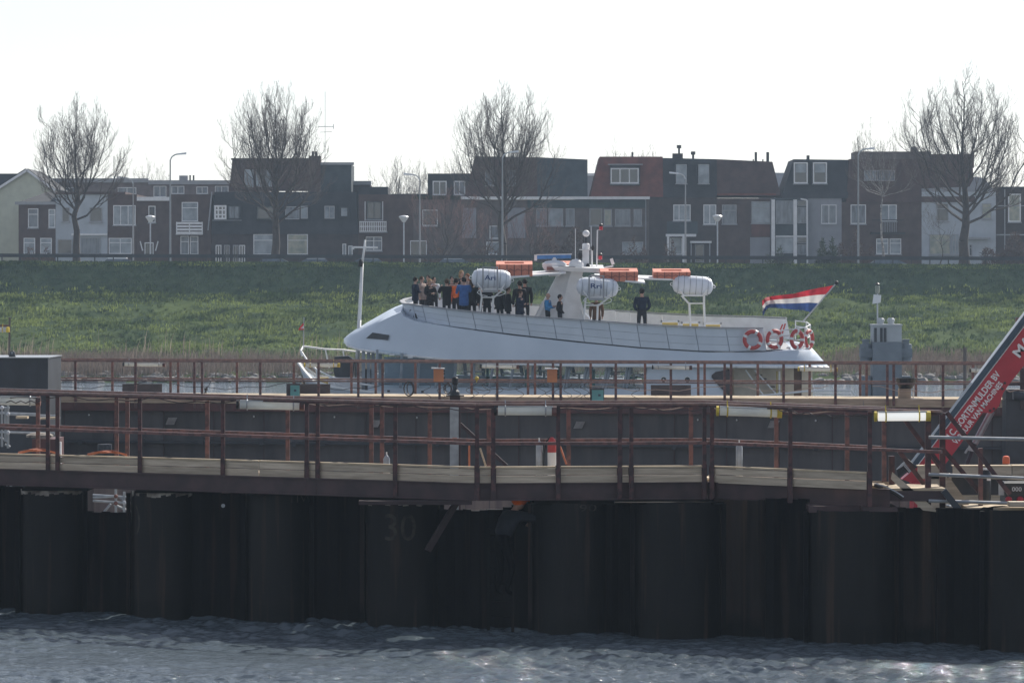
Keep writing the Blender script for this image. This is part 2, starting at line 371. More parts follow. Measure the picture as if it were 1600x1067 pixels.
PROF = [(222, -2.0), (224.3, .05), (226.5, .5), (232, .75), (238, 1.05), (250, 2.6), (260, 3.9), (268.6, 5.0), (272.6, 7.15), (273.6, 7.25), (275, 7.1), (278, 6.45), (282, 6.15)]
def rnd(x, y):   # smooth pseudo noise
    return (np.sin(x*.31+1.3*np.sin(y*.17))+np.sin(y*.43+1.1*np.sin(x*.23+2))+np.sin(x*.9+y*.6)*.5+np.sin(x*2.1-y*1.7+1)*.3)/2.8
def ground_z(X, D):
    z = np.interp(D, [p[0] for p in PROF], [p[1] for p in PROF])
    z = z-np.clip((D-262)/10, 0, 1)*.0034*X*np.clip(1-(D-275)/4, 0, 1)
    k = np.clip((D-226)/8, 0, 1)*np.clip((268-D)/4, 0, 1)
    return z+k*(.34*rnd(X, D)+.2*rnd(X*3.1, D*3.3))
def build_dyke():
    xs = np.concatenate([[-1500, -500, -150, -80], np.arange(-46, 46.01, .4), [80, 150, 500, 1500]])
    ds = np.concatenate([[222, 223.2, 224.3], np.arange(225, 276, .4), [278, 280]])
    X, D = np.meshgrid(xs, ds); Z = ground_z(X, D); V = np.stack([X, D, Z], -1).reshape(-1, 3)
    r, c = X.shape; i, j = np.meshgrid(np.arange(r-1), np.arange(c-1), indexing='ij'); a = i*c+j
    Fq = np.stack([a, a+1, a+c+1, a+c], -1).reshape(-1, 4)
    o = npmesh('dyke', V, Fq, 'dyke_soil', kind='structure', smooth=True)
    o.data.materials.append(MATS['mown_grass'])
    mi = (D[:-1, :-1].ravel() >= 267.8).astype(np.int32); o.data.polygons.foreach_set('material_index', mi)
build_dyke()
solo('ground', MB().add([(-1500, 288.5, 6.38), (1500, 288.5, 6.38), (1500, 3000, 6.38), (-1500, 3000, 6.38)], [(0, 1, 2, 3)]), 'concrete', kind='structure')
solo('road', MB().add([(-1500, 279.9, 6.3), (1500, 279.9, 6.3), (1500, 288, 6.3), (-1500, 288, 6.3)], [(0, 1, 2, 3)]), 'asphalt', kind='structure')
solo('pavement', MB().box(-1500, 1500, 288, 290, 6.2, 6.42), 'concrete', kind='structure')

def blades(N, Xr, Dr, hmin, hmax, wd, per, name, m, label, lean=.35, keep=None, cat='grass', spread=.12):
    n = N; X = np.random.uniform(*Xr, n); D = np.random.uniform(*Dr, n)
    if keep is not None:
        k = keep(X, D) > np.random.rand(n); X = X[k]; D = D[k]; n = len(X)
    Z = ground_z(X, D); cl = np.clip(.5+.5*rnd(X*1.7+5, D*2.1), .1, 1)
    X = np.repeat(X, per)+np.random.normal(0, spread, n*per); D = np.repeat(D, per)+np.random.normal(0, spread, n*per)
    Z = np.repeat(Z, per)-.04; cl = np.repeat(cl, per); M = n*per
    h = np.random.uniform(hmin, hmax, M)*(.55+.6*cl); a = np.random.uniform(0, 6.28, M); ln = np.random.uniform(.1, 1, M)*lean*h
    la = np.random.normal(-.3, 1.4, M); wx, wy = np.cos(a)*wd*.5, np.sin(a)*wd*.5
    tx, ty = X+ln*np.cos(la), D+ln*np.sin(la)
    mx, my = X+ln*.3*np.cos(la), D+ln*.3*np.sin(la)
    V = np.empty((M, 5, 3))
    V[:, 0] = np.stack([X-wx, D-wy, Z], -1); V[:, 1] = np.stack([X+wx, D+wy, Z], -1)
    V[:, 2] = np.stack([mx+wx*.8, my+wy*.8, Z+h*.6], -1); V[:, 3] = np.stack([mx-wx*.8, my-wy*.8, Z+h*.6], -1)
    V[:, 4] = np.stack([tx, ty, Z+h*(1-lean*.3)], -1)
    b = np.arange(M)[:, None]*5
    T = np.concatenate([b+np.array([[0, 1, 2]]), b+np.array([[0, 2, 3]]), b+np.array([[3, 2, 4]])])
    return npmesh(name, V.reshape(-1, 3), T, m, label, cat, 'stuff')
blades(26000, (-40, 40), (233, 270.2), .18, .5, .075, 5, 'grass', 'tuft_grass', 'rough green tussocky grass on the lower slope of the dyke', lean=.8,
       keep=lambda X, D: (.62+.5*rnd(X*.9, D*1.1))*np.clip((270.2-D+1.2*rnd(X*.4, D))/3, 0, 1))
blades(20000, (-42, 42), (264.5, 273.2), .1, .3, .06, 3, 'grass', 'tuft_dark', 'short dark mown grass on the steep upper slope of the dyke', lean=.7)
blades(9000, (-42, 42), (272.2, 273.6), .05, .16, .04, 4, 'grass', 'tuft_grass', 'thin fringe of grass along the top of the dyke', lean=.6)
def reedk(X, D):
    px = 800+X*F/D; e = np.interp(px, [0, 60, 400, 480, 560, 1290, 1400, 1600], [1, 1, .9, .6, .35, .4, .8, .8])
    return e*np.clip(.75+.4*rnd(X*.8, D), 0, 1)
blades(17000, (-36, 36), (225.2, 236), .45, 1.35, .028, 4, 'reeds', 'reed', 'dry brown reeds and brambles along the foot of the dyke', lean=.35, keep=reedk, cat='reeds', spread=.2)
def plk(X, D): return np.clip(np.interp(X, [-32, -27, -22, -14, -8], [1, .8, .55, .35, 0])*(.5+1.1*rnd(X*1.9, D*1.3)), 0, 1)
blades(380, (-33, -8), (231, 239), 1.2, 2.3, .035, 2, 'reeds', 'plume', 'tall pale reed plumes at the left foot of the dyke', lean=.25, cat='reeds', spread=.15, keep=plk)
def rocks():
    V = []; Fs = []; o = 0
    base = MB().ball((0, 0, 0), 1, n=6, m=4); bv = np.array(base.v)
    for i in range(520):
        s = random.uniform(.12, .42); x = random.uniform(-36, 36); d = random.uniform(224, 226.6)
        j = bv*np.array([s*random.uniform(.8, 1.5), s, s*random.uniform(.45, .8)])*(1+np.random.normal(0, .12, bv.shape))+np.array([x, d, float(np.interp(d, [224, 227], [.02, .5]))])
        V += [tuple(p) for p in j]; Fs += [tuple(q+o for q in f) for f in base.f]; o += len(bv)
    mb = MB(); mb.v = V; mb.f = Fs
    solo('rocks', mb, 'rock', 'grey stones lining the water edge at the foot of the dyke', 'rocks', kind='stuff')
rocks()

# ------------------------------------------------------------ guard rail on the dyke
def guard():
    D = 273.3; zt = lambda px: Zp(396.5+px*5/1600, D); g = lambda px: float(ground_z(np.array(Xp(px, D)), np.array(D)))
    t = thing('guard_rail', 'long dark steel guard rail running along the crest of the dyke', 'guard rail', (0, D, 7.2))
    pm = tomesh(MB().box(-.04, .04, -.04, .04, -.75, 0), 'post', (0, 0, 0), 'fence_dark')
    x = -200
    while x < 1810:
        inst('post', pm, t, (Xp(x, D), D+.05, zt(x)-.03)); x += 29
    for dz, h, yy in ((0, .06, 0), (-.13, .19, -.06)):
        a = Vector((Xp(-260, D), D+yy, zt(-260)+dz-.02)); b = Vector((Xp(1860, D), D+yy, zt(1860)+dz-.02))
        part('rail_beam' if h > .1 else 'top_rail', MB().bar(a, b, .05, h), 'fence_dark' if h > .1 else 'galvanised' if 0 else 'fence_dark', t)
guard()

# ------------------------------------------------------------ houses
WM = {}
def win(par, x0, y0, x1, y1, D, cols=1, pane='pane_curtain', fr='trim_white', fw=1.3, rows=1, sill=True, dy=0.0):
    X0, X1, Z0, Z1 = Xp(x0, D), Xp(x1, D), Zp(y1, D), Zp(y0, D); t = fw*D/F; m = MB(); yf = D-.07+dy; yb = D+.02+dy
    m.box(X0, X1, yf, yb, Z1-t, Z1); m.box(X0, X1, yf, yb, Z0, Z0+t); m.box(X0, X0+t, yf, yb, Z0+t, Z1-t); m.box(X1-t, X1, yf, yb, Z0+t, Z1-t)
    for c in range(1, cols):
        xc = X0+(X1-X0)*c/cols; m.box(xc-t*.45, xc+t*.45, yf+.004, yb, Z0+t, Z1-t)
    for c in range(1, rows):
        zc = Z1-(Z1-Z0)*.3*c if rows == 2 else Z0+(Z1-Z0)*c/rows
        m.box(X0+t, X1-t, yf+.008, yb, zc-t*.4, zc+t*.4)
    f = part('window', m, fr, par)
    if sill: part('sill', MB().box(X0-.06, X1+.06, yf-.09, yb, Z0-.09, Z0-.002), 'trim_grey', f)
    part('pane', MB().box(X0+t*.9, X1-t*.9, D-.035+dy, yb-.002, Z0+t*.9, Z1-t*.9), pane, f)
    return f
def wall(par, x0, x1, ytop, D, m, depth=9, name='wall', zb=6.3, label=None):
    return part(name, MB().box(Xp(x0, D), Xp(x1, D), D, D+depth, zb, Zp(ytop, D)), m, par, label)
def slab(par, x0, x1, y0, y1, D, m, out=.15, name='fascia', dep=.5):
    return part(name, MB().box(Xp(x0, D), Xp(x1, D), D-out, D+dep, Zp(y1, D), Zp(y0, D)), m, par)
def mansard(par, x0b, x1b, yb, x0t, x1t, yt0, yt1, D, m, back=1.5, depth=9, name='roof'):
    a, b = Xp(x0b, D), Xp(x1b, D); c, d = Xp(x0t, D), Xp(x1t, D); zb = Zp(yb, D)-.002
    z0, z1 = Zp(yt0, D+back)+0, Zp(yt1, D+back)
    k = (D+back)/D; c *= k; d *= k
    return part(name, MB().hexa([(a, D-.12, zb), (b, D-.12, zb), (b, D+depth, zb), (a, D+depth, zb), (c, D+back, z0), (d, D+back, z1), (d, D+depth-back, z1), (c, D+depth-back, z0)]), m, par)
def chim(par, x0, x1, y0, y1, D, m='brick_dark', pots=0, dy=3):
    D2 = D+dy; c = part('chimney', MB().box(Xp(x0, D2), Xp(x1, D2), D2, D2+.8, Zp(y1, D2), Zp(y0, D2)), m, par)
    for k in range(pots):
        x = Xp(x0+(x1-x0)*(k+.5)/pots, D2); part('chimney_pot', MB().tube((x, D2+.4, Zp(y0, D2)), (x, D2+.4, Zp(y0-8, D2)), .11, 8), 'brick_dark', c)
    return c
def pipe(par, x, y0, y1, D, r=.05, m='black', name='vent_pipe', capr=0):
    mb = MB().tube(W(x, y1, D), W(x, y0, D), r, 6)
    if capr: mb.tube(W(x, y0+4, D), W(x, y0-1, D), capr, 8)
    return part(name, mb, m, par)
def house(label, pxc, D=330, name='terraced_house', cat='house'):
    return thing(name, label, cat, (Xp(pxc, D), D, 6.38))
H = 330
# left gable house, nearer
def gable():
    D = 341; t = house('cream gabled house with slate roof at the far left of the street', 20, D)
    part('wall', MB().prism([(Xp(-80, D), 6.3), (Xp(82, D), 6.3), (Xp(82, D), Zp(296, D)), (Xp(42, D), Zp(268, D)), (Xp(-80, D), Zp(345, D))], D, D+11), 'plaster_cream', t)
    def rf(xa, ya, xb, yb):
        a, b = W(xa, ya, D), W(xb, yb, D); d = (b-a).normalized(); n = Vector((-d.z, 0, d.x))*.16
        if n.z < 0: n = -n
        return MB().hexa([a+Vector((0, -.3, 0)), b+Vector((0, -.3, 0)), b+Vector((0, 11, 0)), a+Vector((0, 11, 0)), a+n+Vector((0, -.3, 0)), b+n+Vector((0, -.3, 0)), b+n+Vector((0, 11, 0)), a+n+Vector((0, 11, 0))])
    part('roof', rf(-84, 346, 41.9, 266), 'slate', t); part('roof', rf(42.1, 266, 86, 298), 'slate', t)
    for (a, b, c, d) in ((-84, 346, 42, 266), (42, 266, 86, 298)):
        part('verge_board', MB().bar(W(a, b, D-.35), W(c, d, D-.35), .06, .2), 'trim_white', t)
    part('back_roof', MB().prism([(Xp(-60, D+4), Zp(290, D+4)), (Xp(30, D+4), Zp(290, D+4)), (Xp(36, D+4), Zp(268, D+4)), (Xp(-50, D+4), Zp(268, D+4))], D+11.01, D+14), 'slate', t)
    win(t, -40, 330, -25, 355, D)
gable()
# 2 brick hipped
t = house('small brown brick house with cream fascia between the cream gable and the white house', 57)
wall(t, 29, 86.8, 320, H, 'brick_brown'); slab(t, 24, 88, 315.5, 320, H, 'trim_grey', .35)
mansard(t, 30, 88, 315.5, 78, 87.5, 299, 299, H, 'slate', back=3)
for a in ((44, 326, 60, 356, 'pane_curtain'), (76, 327, 86.5, 356, 'pane_light'), (37, 372, 55, 397, 'pane_light'), (63, 372, 81, 397, 'pane_light')): win(t, *a[:4], H, 1, a[4], rows=2)
# 3 white house
t = house('white painted house with blue-grey windows behind the leftmost big tree', 128)
wall(t, 87, 168, 304, H, 'plaster_white'); 
part('roof', MB().box(Xp(87, H)+.01, Xp(196, H), H-.2, H+8, Zp(304, H)+.002, Zp(300, H)), 'tile_brown', t)
slab(t, 112, 168, 365, 368, H, 'trim_white', .3, 'shop_fascia')
for a in ((97, 324, 109, 347, 'pane_dark'), (140, 324, 160, 347, 'pane_dark'), (126, 371, 157, 397, 'pane_curtain'), (90, 374, 113, 397, 'pane_dark')): win(t, *a[:4], H, 1, a[4], fr='trim_grey')
# 4
t = house('dark brick house with one wide white framed window right of the white house', 190)
wall(t, 168.1, 214, 304, H, 'brick_brown'); win(t, 177, 321, 212, 352, H, 3, 'pane_light', rows=1); win(t, 170, 372, 206, 397, H, 2, 'pane_light', rows=2)
pipe(t, 178, 244, 303, H+5, .03)
# 5
t = house('brown brick house with pale flat roof edge and one narrow upper window', 240)
wall(t, 214.1, 267, 314, H, 'brick_brown'); slab(t, 214.2, 266.8, 308, 314, H, 'trim_white', .3); win(t, 232, 322, 243, 348, H, 1, 'pane_dark'); win(t, 226, 379, 240, 400, H, 1, 'pane_dark')
for x in (219, 247): part('door_bracket', MB().bar(W(x, 377, H-.1), W(x+(4 if x < 230 else -4), 392, H-.1), .08, .1), 'trim_white', t)
# 6
t = house('brick house with tall white window and slatted white balcony left of the dark mansard', 297)
wall(t, 267.1, 330, 304, H, 'brick_brown'); win(t, 284, 316, 309.5, 346, H, 1, 'pane_light', rows=2)
bal = MB(); D = H-.9
part('balcony_floor', MB().box(Xp(276, H), Xp(317, H), H-.9, H-.003, Zp(367, H), Zp(366, H)), 'trim_white', t)
for y in (348, 353, 358, 363): part('slat', MB().box(Xp(276, D), Xp(316.5, D), D-.02, D+.02, Zp(y+2.5, D), Zp(y-.8, D)), 'trim_white', t)
for x in (276, 296, 316): part('balcony_post', MB().bar(W(x, 366, D+.05), W(x, 347, D+.05), .09, .09), 'trim_white', t)
win(t, 282, 369, 295.5, 398, H, 1, 'pane_curtain', rows=2); win(t, 297, 369, 310, 398, H, 1, 'pane_curtain', rows=2)
part('downpipe', MB().bar(W(325, 360, H-.1), W(331, 300, H-.1), .1, .1), 'trim_grey', t)
# 7 big dark mansard
t = house('large dark slated house with raised upper storey and brick chimney behind the second big tree', 440)
wall(t, 330.1, 560, 366, H, 'brick_dark'); mansard(t, 330, 560, 366, 335, 556, 300, 300, H, 'slate', back=.7)
D = H+2
part('upper_storey', MB().hexa([W(358, 299, D), W(491, 299, D), W(491, 299, D+6), W(358, 299, D+6), W(363, 248.5, D+.4), W(490, 250, D+.4), W(490, 250, D+6), W(363, 248.5, D+6)]), 'tile_brown', t)
slab(t, 361, 491, 247.5, 250, D, 'brick_dark', .1)
part('upper_storey', MB().box(Xp(501, D), Xp(549, D), D, D+6, Zp(300, D), Zp(257, D)), 'slate_blue', t); slab(t, 500, 553, 254, 258, D, 'trim_grey', .25)
part('chimney', MB().box(Xp(483, D), Xp(501, D), D-.3, D+1.5, Zp(300, D), Zp(244, D)), 'brick_brown', t)
for x in (489, 494): pipe(t, x, 237, 244, D+.5, .12, 'brick_dark', 'chimney_pot')
for a in ((382, 265, 396, 293, 'pane_light'), (400, 265, 412, 292, 'pane_light'), (413, 265, 425, 292, 'pane_light')): win(t, *a[:4], D, 1, a[4], fr='trim_grey', fw=.6, sill=False)
for a in ((335, 321, 354, 343, 'pane_dark', 3, 'trim_white'), (357, 322, 375, 342, 'pane_curtain', 2, 'slate_blue'), (402, 323, 430, 343, 'pane_dark', 1, 'slate_blue'), (446, 323, 468, 343, 'pane_curtain', 1, 'trim_grey'), (470, 322, 481, 342, 'pane_light', 1, 'trim_grey'), (507, 322, 523, 342, 'pane_light', 2, 'trim_grey'), (532, 324, 544, 339, 'pane_light', 1, 'slate')):
    X0, X1 = Xp(a[0], H), Xp(a[2], H); part('dormer', MB().box(X0-.1, X1+.1, H-.1, H+1, Zp(a[3]+2, H), Zp(a[1]-2, H)), 'slate', t)
    win(t, *a[:4], H, a[5], a[4], fr=a[6], fw=2.6 if a[0] == 335 else 1.2, rows=3 if a[0] == 335 else 1, sill=False, dy=-.1)
part('dormer_sill', MB().box(Xp(332, H), Xp(378, H), H-.3, H-.1, Zp(345, H), Zp(344, H)), 'trim_grey', t)
for a in ((396, 366, 427, 398, 'pane_light'), (449, 366, 481, 398, 'pane_warm')): win(t, *a[:4], H, 1, a[4], rows=2)
for x in (337, 350, 364, 374): win(t, x, 383, x+9, 410, H, 2, 'pane_dark', fr='trim_white' if x in (337, 374) else 'trim_grey', sill=False)
win(t, 535, 381, 541, 400, H, 1, 'pane_light'); win(t, 544, 384, 551, 400, H, 1, 'pane_light')
t = thing('tv_antenna', 'tall thin television aerial mast with two crossbars over the dark mansard roof', 'antenna', W(508, 256, H+6))
part('mast', MB().tube(W(508, 256, H+6), W(508, 143, H+6), .022, 5), 'galvanised', t)
part('antenna_boom', MB().tube(W(497, 198, H+6), W(521, 198, H+6), .03, 5), 'galvanised', t); part('antenna_boom', MB().tube(W(500, 207, H+6), W(519, 206, H+6), .02, 5), 'galvanised', t)
for i in range(8): part('antenna_rod', MB().tube(W(499+i*3, 198, H+5.5), W(499+i*3, 197.5, H+6.5), .015, 4), 'galvanised', t)
part('antenna_reflector', MB().tube(W(521, 194, H+6), W(521, 202, H+6), .03, 5), 'galvanised', t)
# 8
t = house('brown brick house with white barred balcony right of the dark mansard', 600)
wall(t, 560.1, 646, 304, H, 'brick_brown'); part('roof', MB().box(Xp(560.2, H), Xp(606, H), H+.5, H+8, Zp(304, H)+.003, Zp(292, H)), 'slate', t)
win(t, 573, 315, 596, 343, H, 2, 'pane_dark', fr='slate_blue')
for x in (570.5, 598): part('door_frame', MB().box(Xp(x-.6, H), Xp(x+.6, H), H-.08, H-.003, Zp(345, H), Zp(315, H)), 'trim_white', t)
D = H-.9; part('balcony_floor', MB().box(Xp(561, D), Xp(605, D), D, H-.003, Zp(364, H), Zp(362.4, H)), 'trim_grey', t)
for y in (346.5, 354, 361.5): part('balcony_rail', MB().box(Xp(561.5, D), Xp(604, D), D-.03, D+.03, Zp(y+.6, D), Zp(y-.6, D)), 'trim_white', t)
for i in range(15):
    x = 562.5+i*2.9; part('baluster', MB().box(Xp(x-.7, D), Xp(x+.7, D), D-.02, D+.02, Zp(362, D), Zp(347, D)), 'trim_white', t)
win(t, 571, 370, 597, 392, H, 2, 'pane_curtain', rows=2); slab(t, 546, 580, 283, 289, H+6, 'trim_grey', .1, 'back_fascia'); part('back_block', MB().box(Xp(540, H+6), Xp(579, H+6), H+6.01, H+10, 6.3, Zp(289, H+6)), 'brick_dark', t)
# 9
t = house('grey brick house under a slate and brown mansard behind the third big tree', 780)
wall(t, 646.1, 822, 312, H, 'brick_grey'); part('side_block', MB().box(Xp(668, H), Xp(740, H), H+.8, H+7, Zp(312, H)+.002, Zp(271, H)), 'slate', t)
mansard(t, 726, 840, 308, 742, 838, 244.5, 246, H, 'tile_brown', back=1.0); mansard(t, 840.1, 918, 308, 838.1, 918, 246, 249.5, H, 'slate_blue', back=.8)
slab(t, 720, 927, 307.5, 311.8, H, 'trim_white', .45, 'gutter', .1)
slab(t, 646, 720, 306, 311.5, H, 'shrub_green', .3, 'planter', .4)
for a in ((676, 283, 698, 305, 'pane_dark'), (709, 283, 727, 305, 'pane_curtain')): win(t, *a[:4], H+.8, 2, a[4], fw=1.7)
win(t, 758, 266, 773, 290, H, 1, 'pane_curtain', fr='trim_grey', dy=.1); win(t, 794, 266, 806, 290, H, 1, 'pane_curtain', fr='trim_grey', dy=.1)
for a, b in ((722, 744), (793, 821)): part('wall_panel', MB().box(Xp(a, H), Xp(b, H), H-.05, H-.003, Zp(372, H), Zp(325, H)), 'plaster_grey', t)
for a in ((660, 328, 684, 353, 'pane_dark'), (765, 353, 783, 373, 'pane_curtain'), (641, 376, 667, 400, 'pane_dark'), (760, 378, 784, 398, 'pane_light')): win(t, *a[:4], H, 1, a[4])
t = house('grey-brown house with red tiled roof and white triple dormer beyond the boat mast', 950)
wall(t, 822.1, 1014, 312, H, 'brick_grey'); slab(t, 824, 1010, 312.1, 325, H, 'band_green', .06, 'fascia'); slab(t, 927.1, 1015, 307.5, 311.8, H, 'trim_white', .45, 'gutter', .1)
mansard(t, 922, 1036, 308, 937, 1035.5, 245, 245, H, 'tile_red', back=1.2)
part('roof_pipe', MB().tube(W(988, 246, H+2), W(988, 238, H+2), .09, 7), 'black', t)
part('dormer', MB().box(Xp(953, H), Xp(1000, H), H-.1, H+1.2, Zp(290, H), Zp(258, H)), 'slate', t); slab(t, 950, 1004, 256.5, 258.2, H, 'trim_grey', .3)
win(t, 954, 263, 998, 287, H, 3, 'pane_dark', fw=1.9, dy=-.1)
for a in ((838, 326, 854, 353, 'pane_curtain'), (857, 326, 880, 353, 'pane_light'), (884, 326, 898, 353, 'pane_curtain'), (921, 326, 941, 353, 'pane_dark'), (943.5, 327, 956, 353, 'pane_warm'), (961, 327, 985, 353, 'pane_curtain'), (990, 327, 1003, 353, 'pane_curtain'), (972, 378, 1005, 397, 'pane_light')): win(t, *a[:4], H, 1, a[4], fr='trim_grey')
part('downpipe', MB().bar(W(1009, 400, H-.1), W(1009, 312, H-.1), .08, .08), 'trim_grey', t)
# 10
t = house('dark brick house with two tall roof windows and small white entrance porches', 1070)
wall(t, 1014.1, 1120, 309, H, 'brick_dark'); mansard(t, 1015, 1120, 309, 1036, 1119.9, 247, 249, H, 'slate', back=1.2)
for a in ((1056, 257, 1073, 287), (1091, 257, 1108, 287)):
    part('dormer', MB().box(Xp(a[0]-1, H), Xp(a[2]+1, H), H-.1, H+1.4, Zp(a[3]+1, H), Zp(a[1]-2, H)), 'slate', t); win(t, *a, H, 1, 'pane_light', fr='trim_grey', fw=.8, dy=-.1)
chim(t, 1051, 1067, 240, 252, H, 'brick_dark'); pipe(t, 1061, 228, 240, H+3.4, .09, capr=.2); pipe(t, 1083, 238, 252, H+3, .1, capr=.2)
win(t, 1052, 320, 1079, 345, H, 3, 'pane_light'); win(t, 1099, 320, 1119, 351, H, 2, 'pane_light', rows=1)
part('wall_panel', MB().box(Xp(1042, H), Xp(1090, H), H-.05, H-.003, Zp(366, H), Zp(346, H)), 'slate_blue', t)
slab(t, 1040, 1087, 366, 370, H, 'trim_white', 1.0, 'porch_roof', -.01); win(t, 1047, 372, 1066, 398, H, 1, 'pane_light')
for x in (1044, 1068): part('porch_post', MB().bar(W(x, 410, H-.9), W(x, 370, H-.9), .2, .2), 'trim_white', t)
slab(t, 1078, 1111, 377, 380, H, 'trim_white', 1.0, 'porch_roof', -.01); win(t, 1086, 382, 1100, 410, H, 1, 'pane_dark', fr='trim_grey', sill=False)
for x in (1080, 1109): part('porch_post', MB().bar(W(x, 410, H-.9), W(x, 380, H-.9), .1, .1), 'trim_grey', t)
# 11
t = house('brown house with wide pale windows under a dark roof that slopes at its right end', 1165)
wall(t, 1120.1, 1204, 310, H, 'brick_brown'); mansard(t, 1120.1, 1220, 306, 1120.2, 1207, 249, 253, H, 'tile_brown', back=1.2)
slab(t, 1120.2, 1212, 302.5, 305.8, H, 'tile_red', .5, 'gutter', .1); pipe(t, 1181, 238, 256, H+3, .11); pipe(t, 1199.5, 238, 256, H+3, .13); pipe(t, 1177, 249, 256, H+3, .06); pipe(t, 1192, 249, 256, H+3, .06)
for a in ((1128, 320, 1151, 350, 'pane_curtain'), (1174, 315, 1204, 349, 'pane_light')): win(t, *a[:4], H, 1, a[4], fr='trim_grey', rows=2)
part('wall_panel', MB().box(Xp(1174, H), Xp(1203, H), H-.05, H-.003, Zp(370, H), Zp(350, H)), 'brick_red', t)
part('wall_panel', MB().box(Xp(1172, H), Xp(1203, H), H-.06, H-.003, Zp(412, H), Zp(371, H)), 'plaster_grey', t)
# 12
t = house('pale grey rendered house with white framed bay and two dormers in a dark mansard', 1262)
wall(t, 1204.1, 1315, 310, H, 'plaster_grey'); mansard(t, 1221, 1325, 310, 1240, 1325, 249, 250, H, 'slate', back=1.2)
part('bay', MB().box(Xp(1205, H), Xp(1261, H), H-.7, H-.003, 6.3, Zp(311, H)), 'slate_blue', t)
for x in (1208, 1242.5): part('column', MB().bar(W(x, 425, H-.8), W(x, 312, H-.8), .3, .16), 'trim_white', t)
for a in ((1212, 314, 1240, 350, 'pane_curtain'), (1246, 314, 1260, 322, 'pane_dark'), (1246, 324, 1260, 349, 'pane_curtain'), (1212, 371, 1240, 396, 'pane_light'), (1246, 371, 1260, 380, 'pane_dark'), (1246, 382, 1260, 398, 'pane_curtain')): win(t, *a[:4], H-.7, 1, a[4], fr='trim_grey', fw=.8, sill=False)
slab(t, 1212, 1262, 368.5, 370.5, H-.7, 'trim_white', .1, 'bay_band', .05)
part('downpipe', MB().path([W(1251, 311, H-1), W(1261, 313, H-1), W(1261.5, 420, H-1)], .07, 6), 'trim_white', t)
for a in ((1240, 254, 1262, 287), (1270, 254, 1292, 287)):
    part('dormer', MB().box(Xp(a[0], H), Xp(a[2], H), H-.1, H+1.4, Zp(a[3]+1, H), Zp(a[1]-1, H)), 'slate', t); win(t, *a, H, 1, 'pane_dark', fw=2, dy=-.1)
    part('blind', MB().box(Xp(a[0]+3, H), Xp(a[2]-3, H), H-.15, H-.14, Zp(270, H), Zp(257, H)), 'pane_light', t)
win(t, 1283, 320, 1307, 350, H, 2, 'pane_curtain'); chim(t, 1261, 1265, 243, 252, H, 'black')
# 13
t = house('red-brown house with long roof terrace and juliet balcony behind the birch', 1378)
wall(t, 1315.1, 1440, 316, H, 'brick_brown'); mansard(t, 1322, 1524, 316, 1327, 1519, 249, 249, H, 'tile_brown', back=.8)
part('roof_terrace', MB().box(Xp(1336, H+3), Xp(1455, H+3), H+3, H+7, Zp(252, H+3), Zp(237, H+3)), 'brick_grey', t); part('roof_terrace', MB().box(Xp(1455.2, H+3), Xp(1522, H+3), H+3, H+7, Zp(262, H+3), Zp(241, H+3)), 'tile_brown', t)
part('satellite_dish', MB().ball(W(1428, 235, H+2), .33, .12, .36), 'brick_grey', t)
part('dormer', MB().box(Xp(1349, H), Xp(1401, H), H-.1, H+1.2, Zp(285, H), Zp(263, H)), 'tile_brown', t)
win(t, 1350, 266, 1369, 283, H, 2, 'pane_light', dy=-.1, fr='trim_grey', sill=False); win(t, 1370, 266, 1398, 283, H, 1, 'pane_curtain', dy=-.1, fr='trim_grey', sill=False)
win(t, 1329, 320, 1353, 350, H, 2, 'pane_curtain'); win(t, 1376, 320, 1401, 346, H, 2, 'pane_light', rows=1); win(t, 1369, 373, 1388, 397, H, 1, 'pane_light', rows=2); win(t, 1390, 373, 1408, 397, H, 1, 'pane_light', rows=2)
for i in range(10): part('baluster', MB().bar(W(1376+i*2.7, 363, H-.3), W(1376+i*2.7, 346, H-.3), .05, .05), 'trim_grey', t)
part('balcony_floor', MB().box(Xp(1360, H), Xp(1414, H), H-.5, H-.003, Zp(366, H), Zp(363, H)), 'black', t); part('balcony_rail', MB().bar(W(1362, 344, H-.4), W(1412, 344, H-.4), .05, .08), 'black', t)
# 14
t = house('white rendered house with large leaded window behind the rightmost big tree', 1498)
wall(t, 1440.1, 1556, 300, H, 'plaster_white'); part('roof', MB().prism([(Xp(1440, H), Zp(300, H)+.003), (Xp(1556, H), Zp(300, H)+.003), (Xp(1538, H), Zp(279, H)), (Xp(1524, H), Zp(276, H)), (Xp(1515, H), Zp(292, H)), (Xp(1440, H), Zp(295, H))], H, H+8), 'plaster_grey', t)
for a in ((1463, 318, 1482, 346, 'pane_dark', 1), (1534, 318, 1549, 342, 'pane_warm', 1), (1452, 366, 1485, 398, 'pane_warm', 1), (1487, 366, 1498, 398, 'pane_light', 2), (1514, 382, 1519, 400, 'pane_dark', 1)): win(t, *a[:4], H, a[5], a[4], fr='trim_grey', rows=2)
slab(t, 1510, 1546, 371, 374, H, 'trim_grey', .8, 'porch_roof', -.01)
t = house('dark flat-roofed brick house with one tall white window at the far right', 1590)
wall(t, 1556.1, 1700, 294, H, 'brick_dark'); slab(t, 1556.2, 1700, 292, 295, H, 'slate', .2); part('downpipe', MB().bar(W(1570, 400, H-.1), W(1570, 296, H-.1), .09, .09), 'trim_grey', t)
win(t, 1575, 303, 1595, 347, H, 1, 'pane_warm', fw=2); slab(t, 1557, 1640, 366, 368, H, 'trim_grey', .1, 'string_course', -.003); slab(t, 1557, 1640, 321, 322.5, H, 'trim_grey', .05, 'string_course', -.003)
win(t, 1612, 303, 1632, 347, H, 1, 'pane_curtain', fw=2)
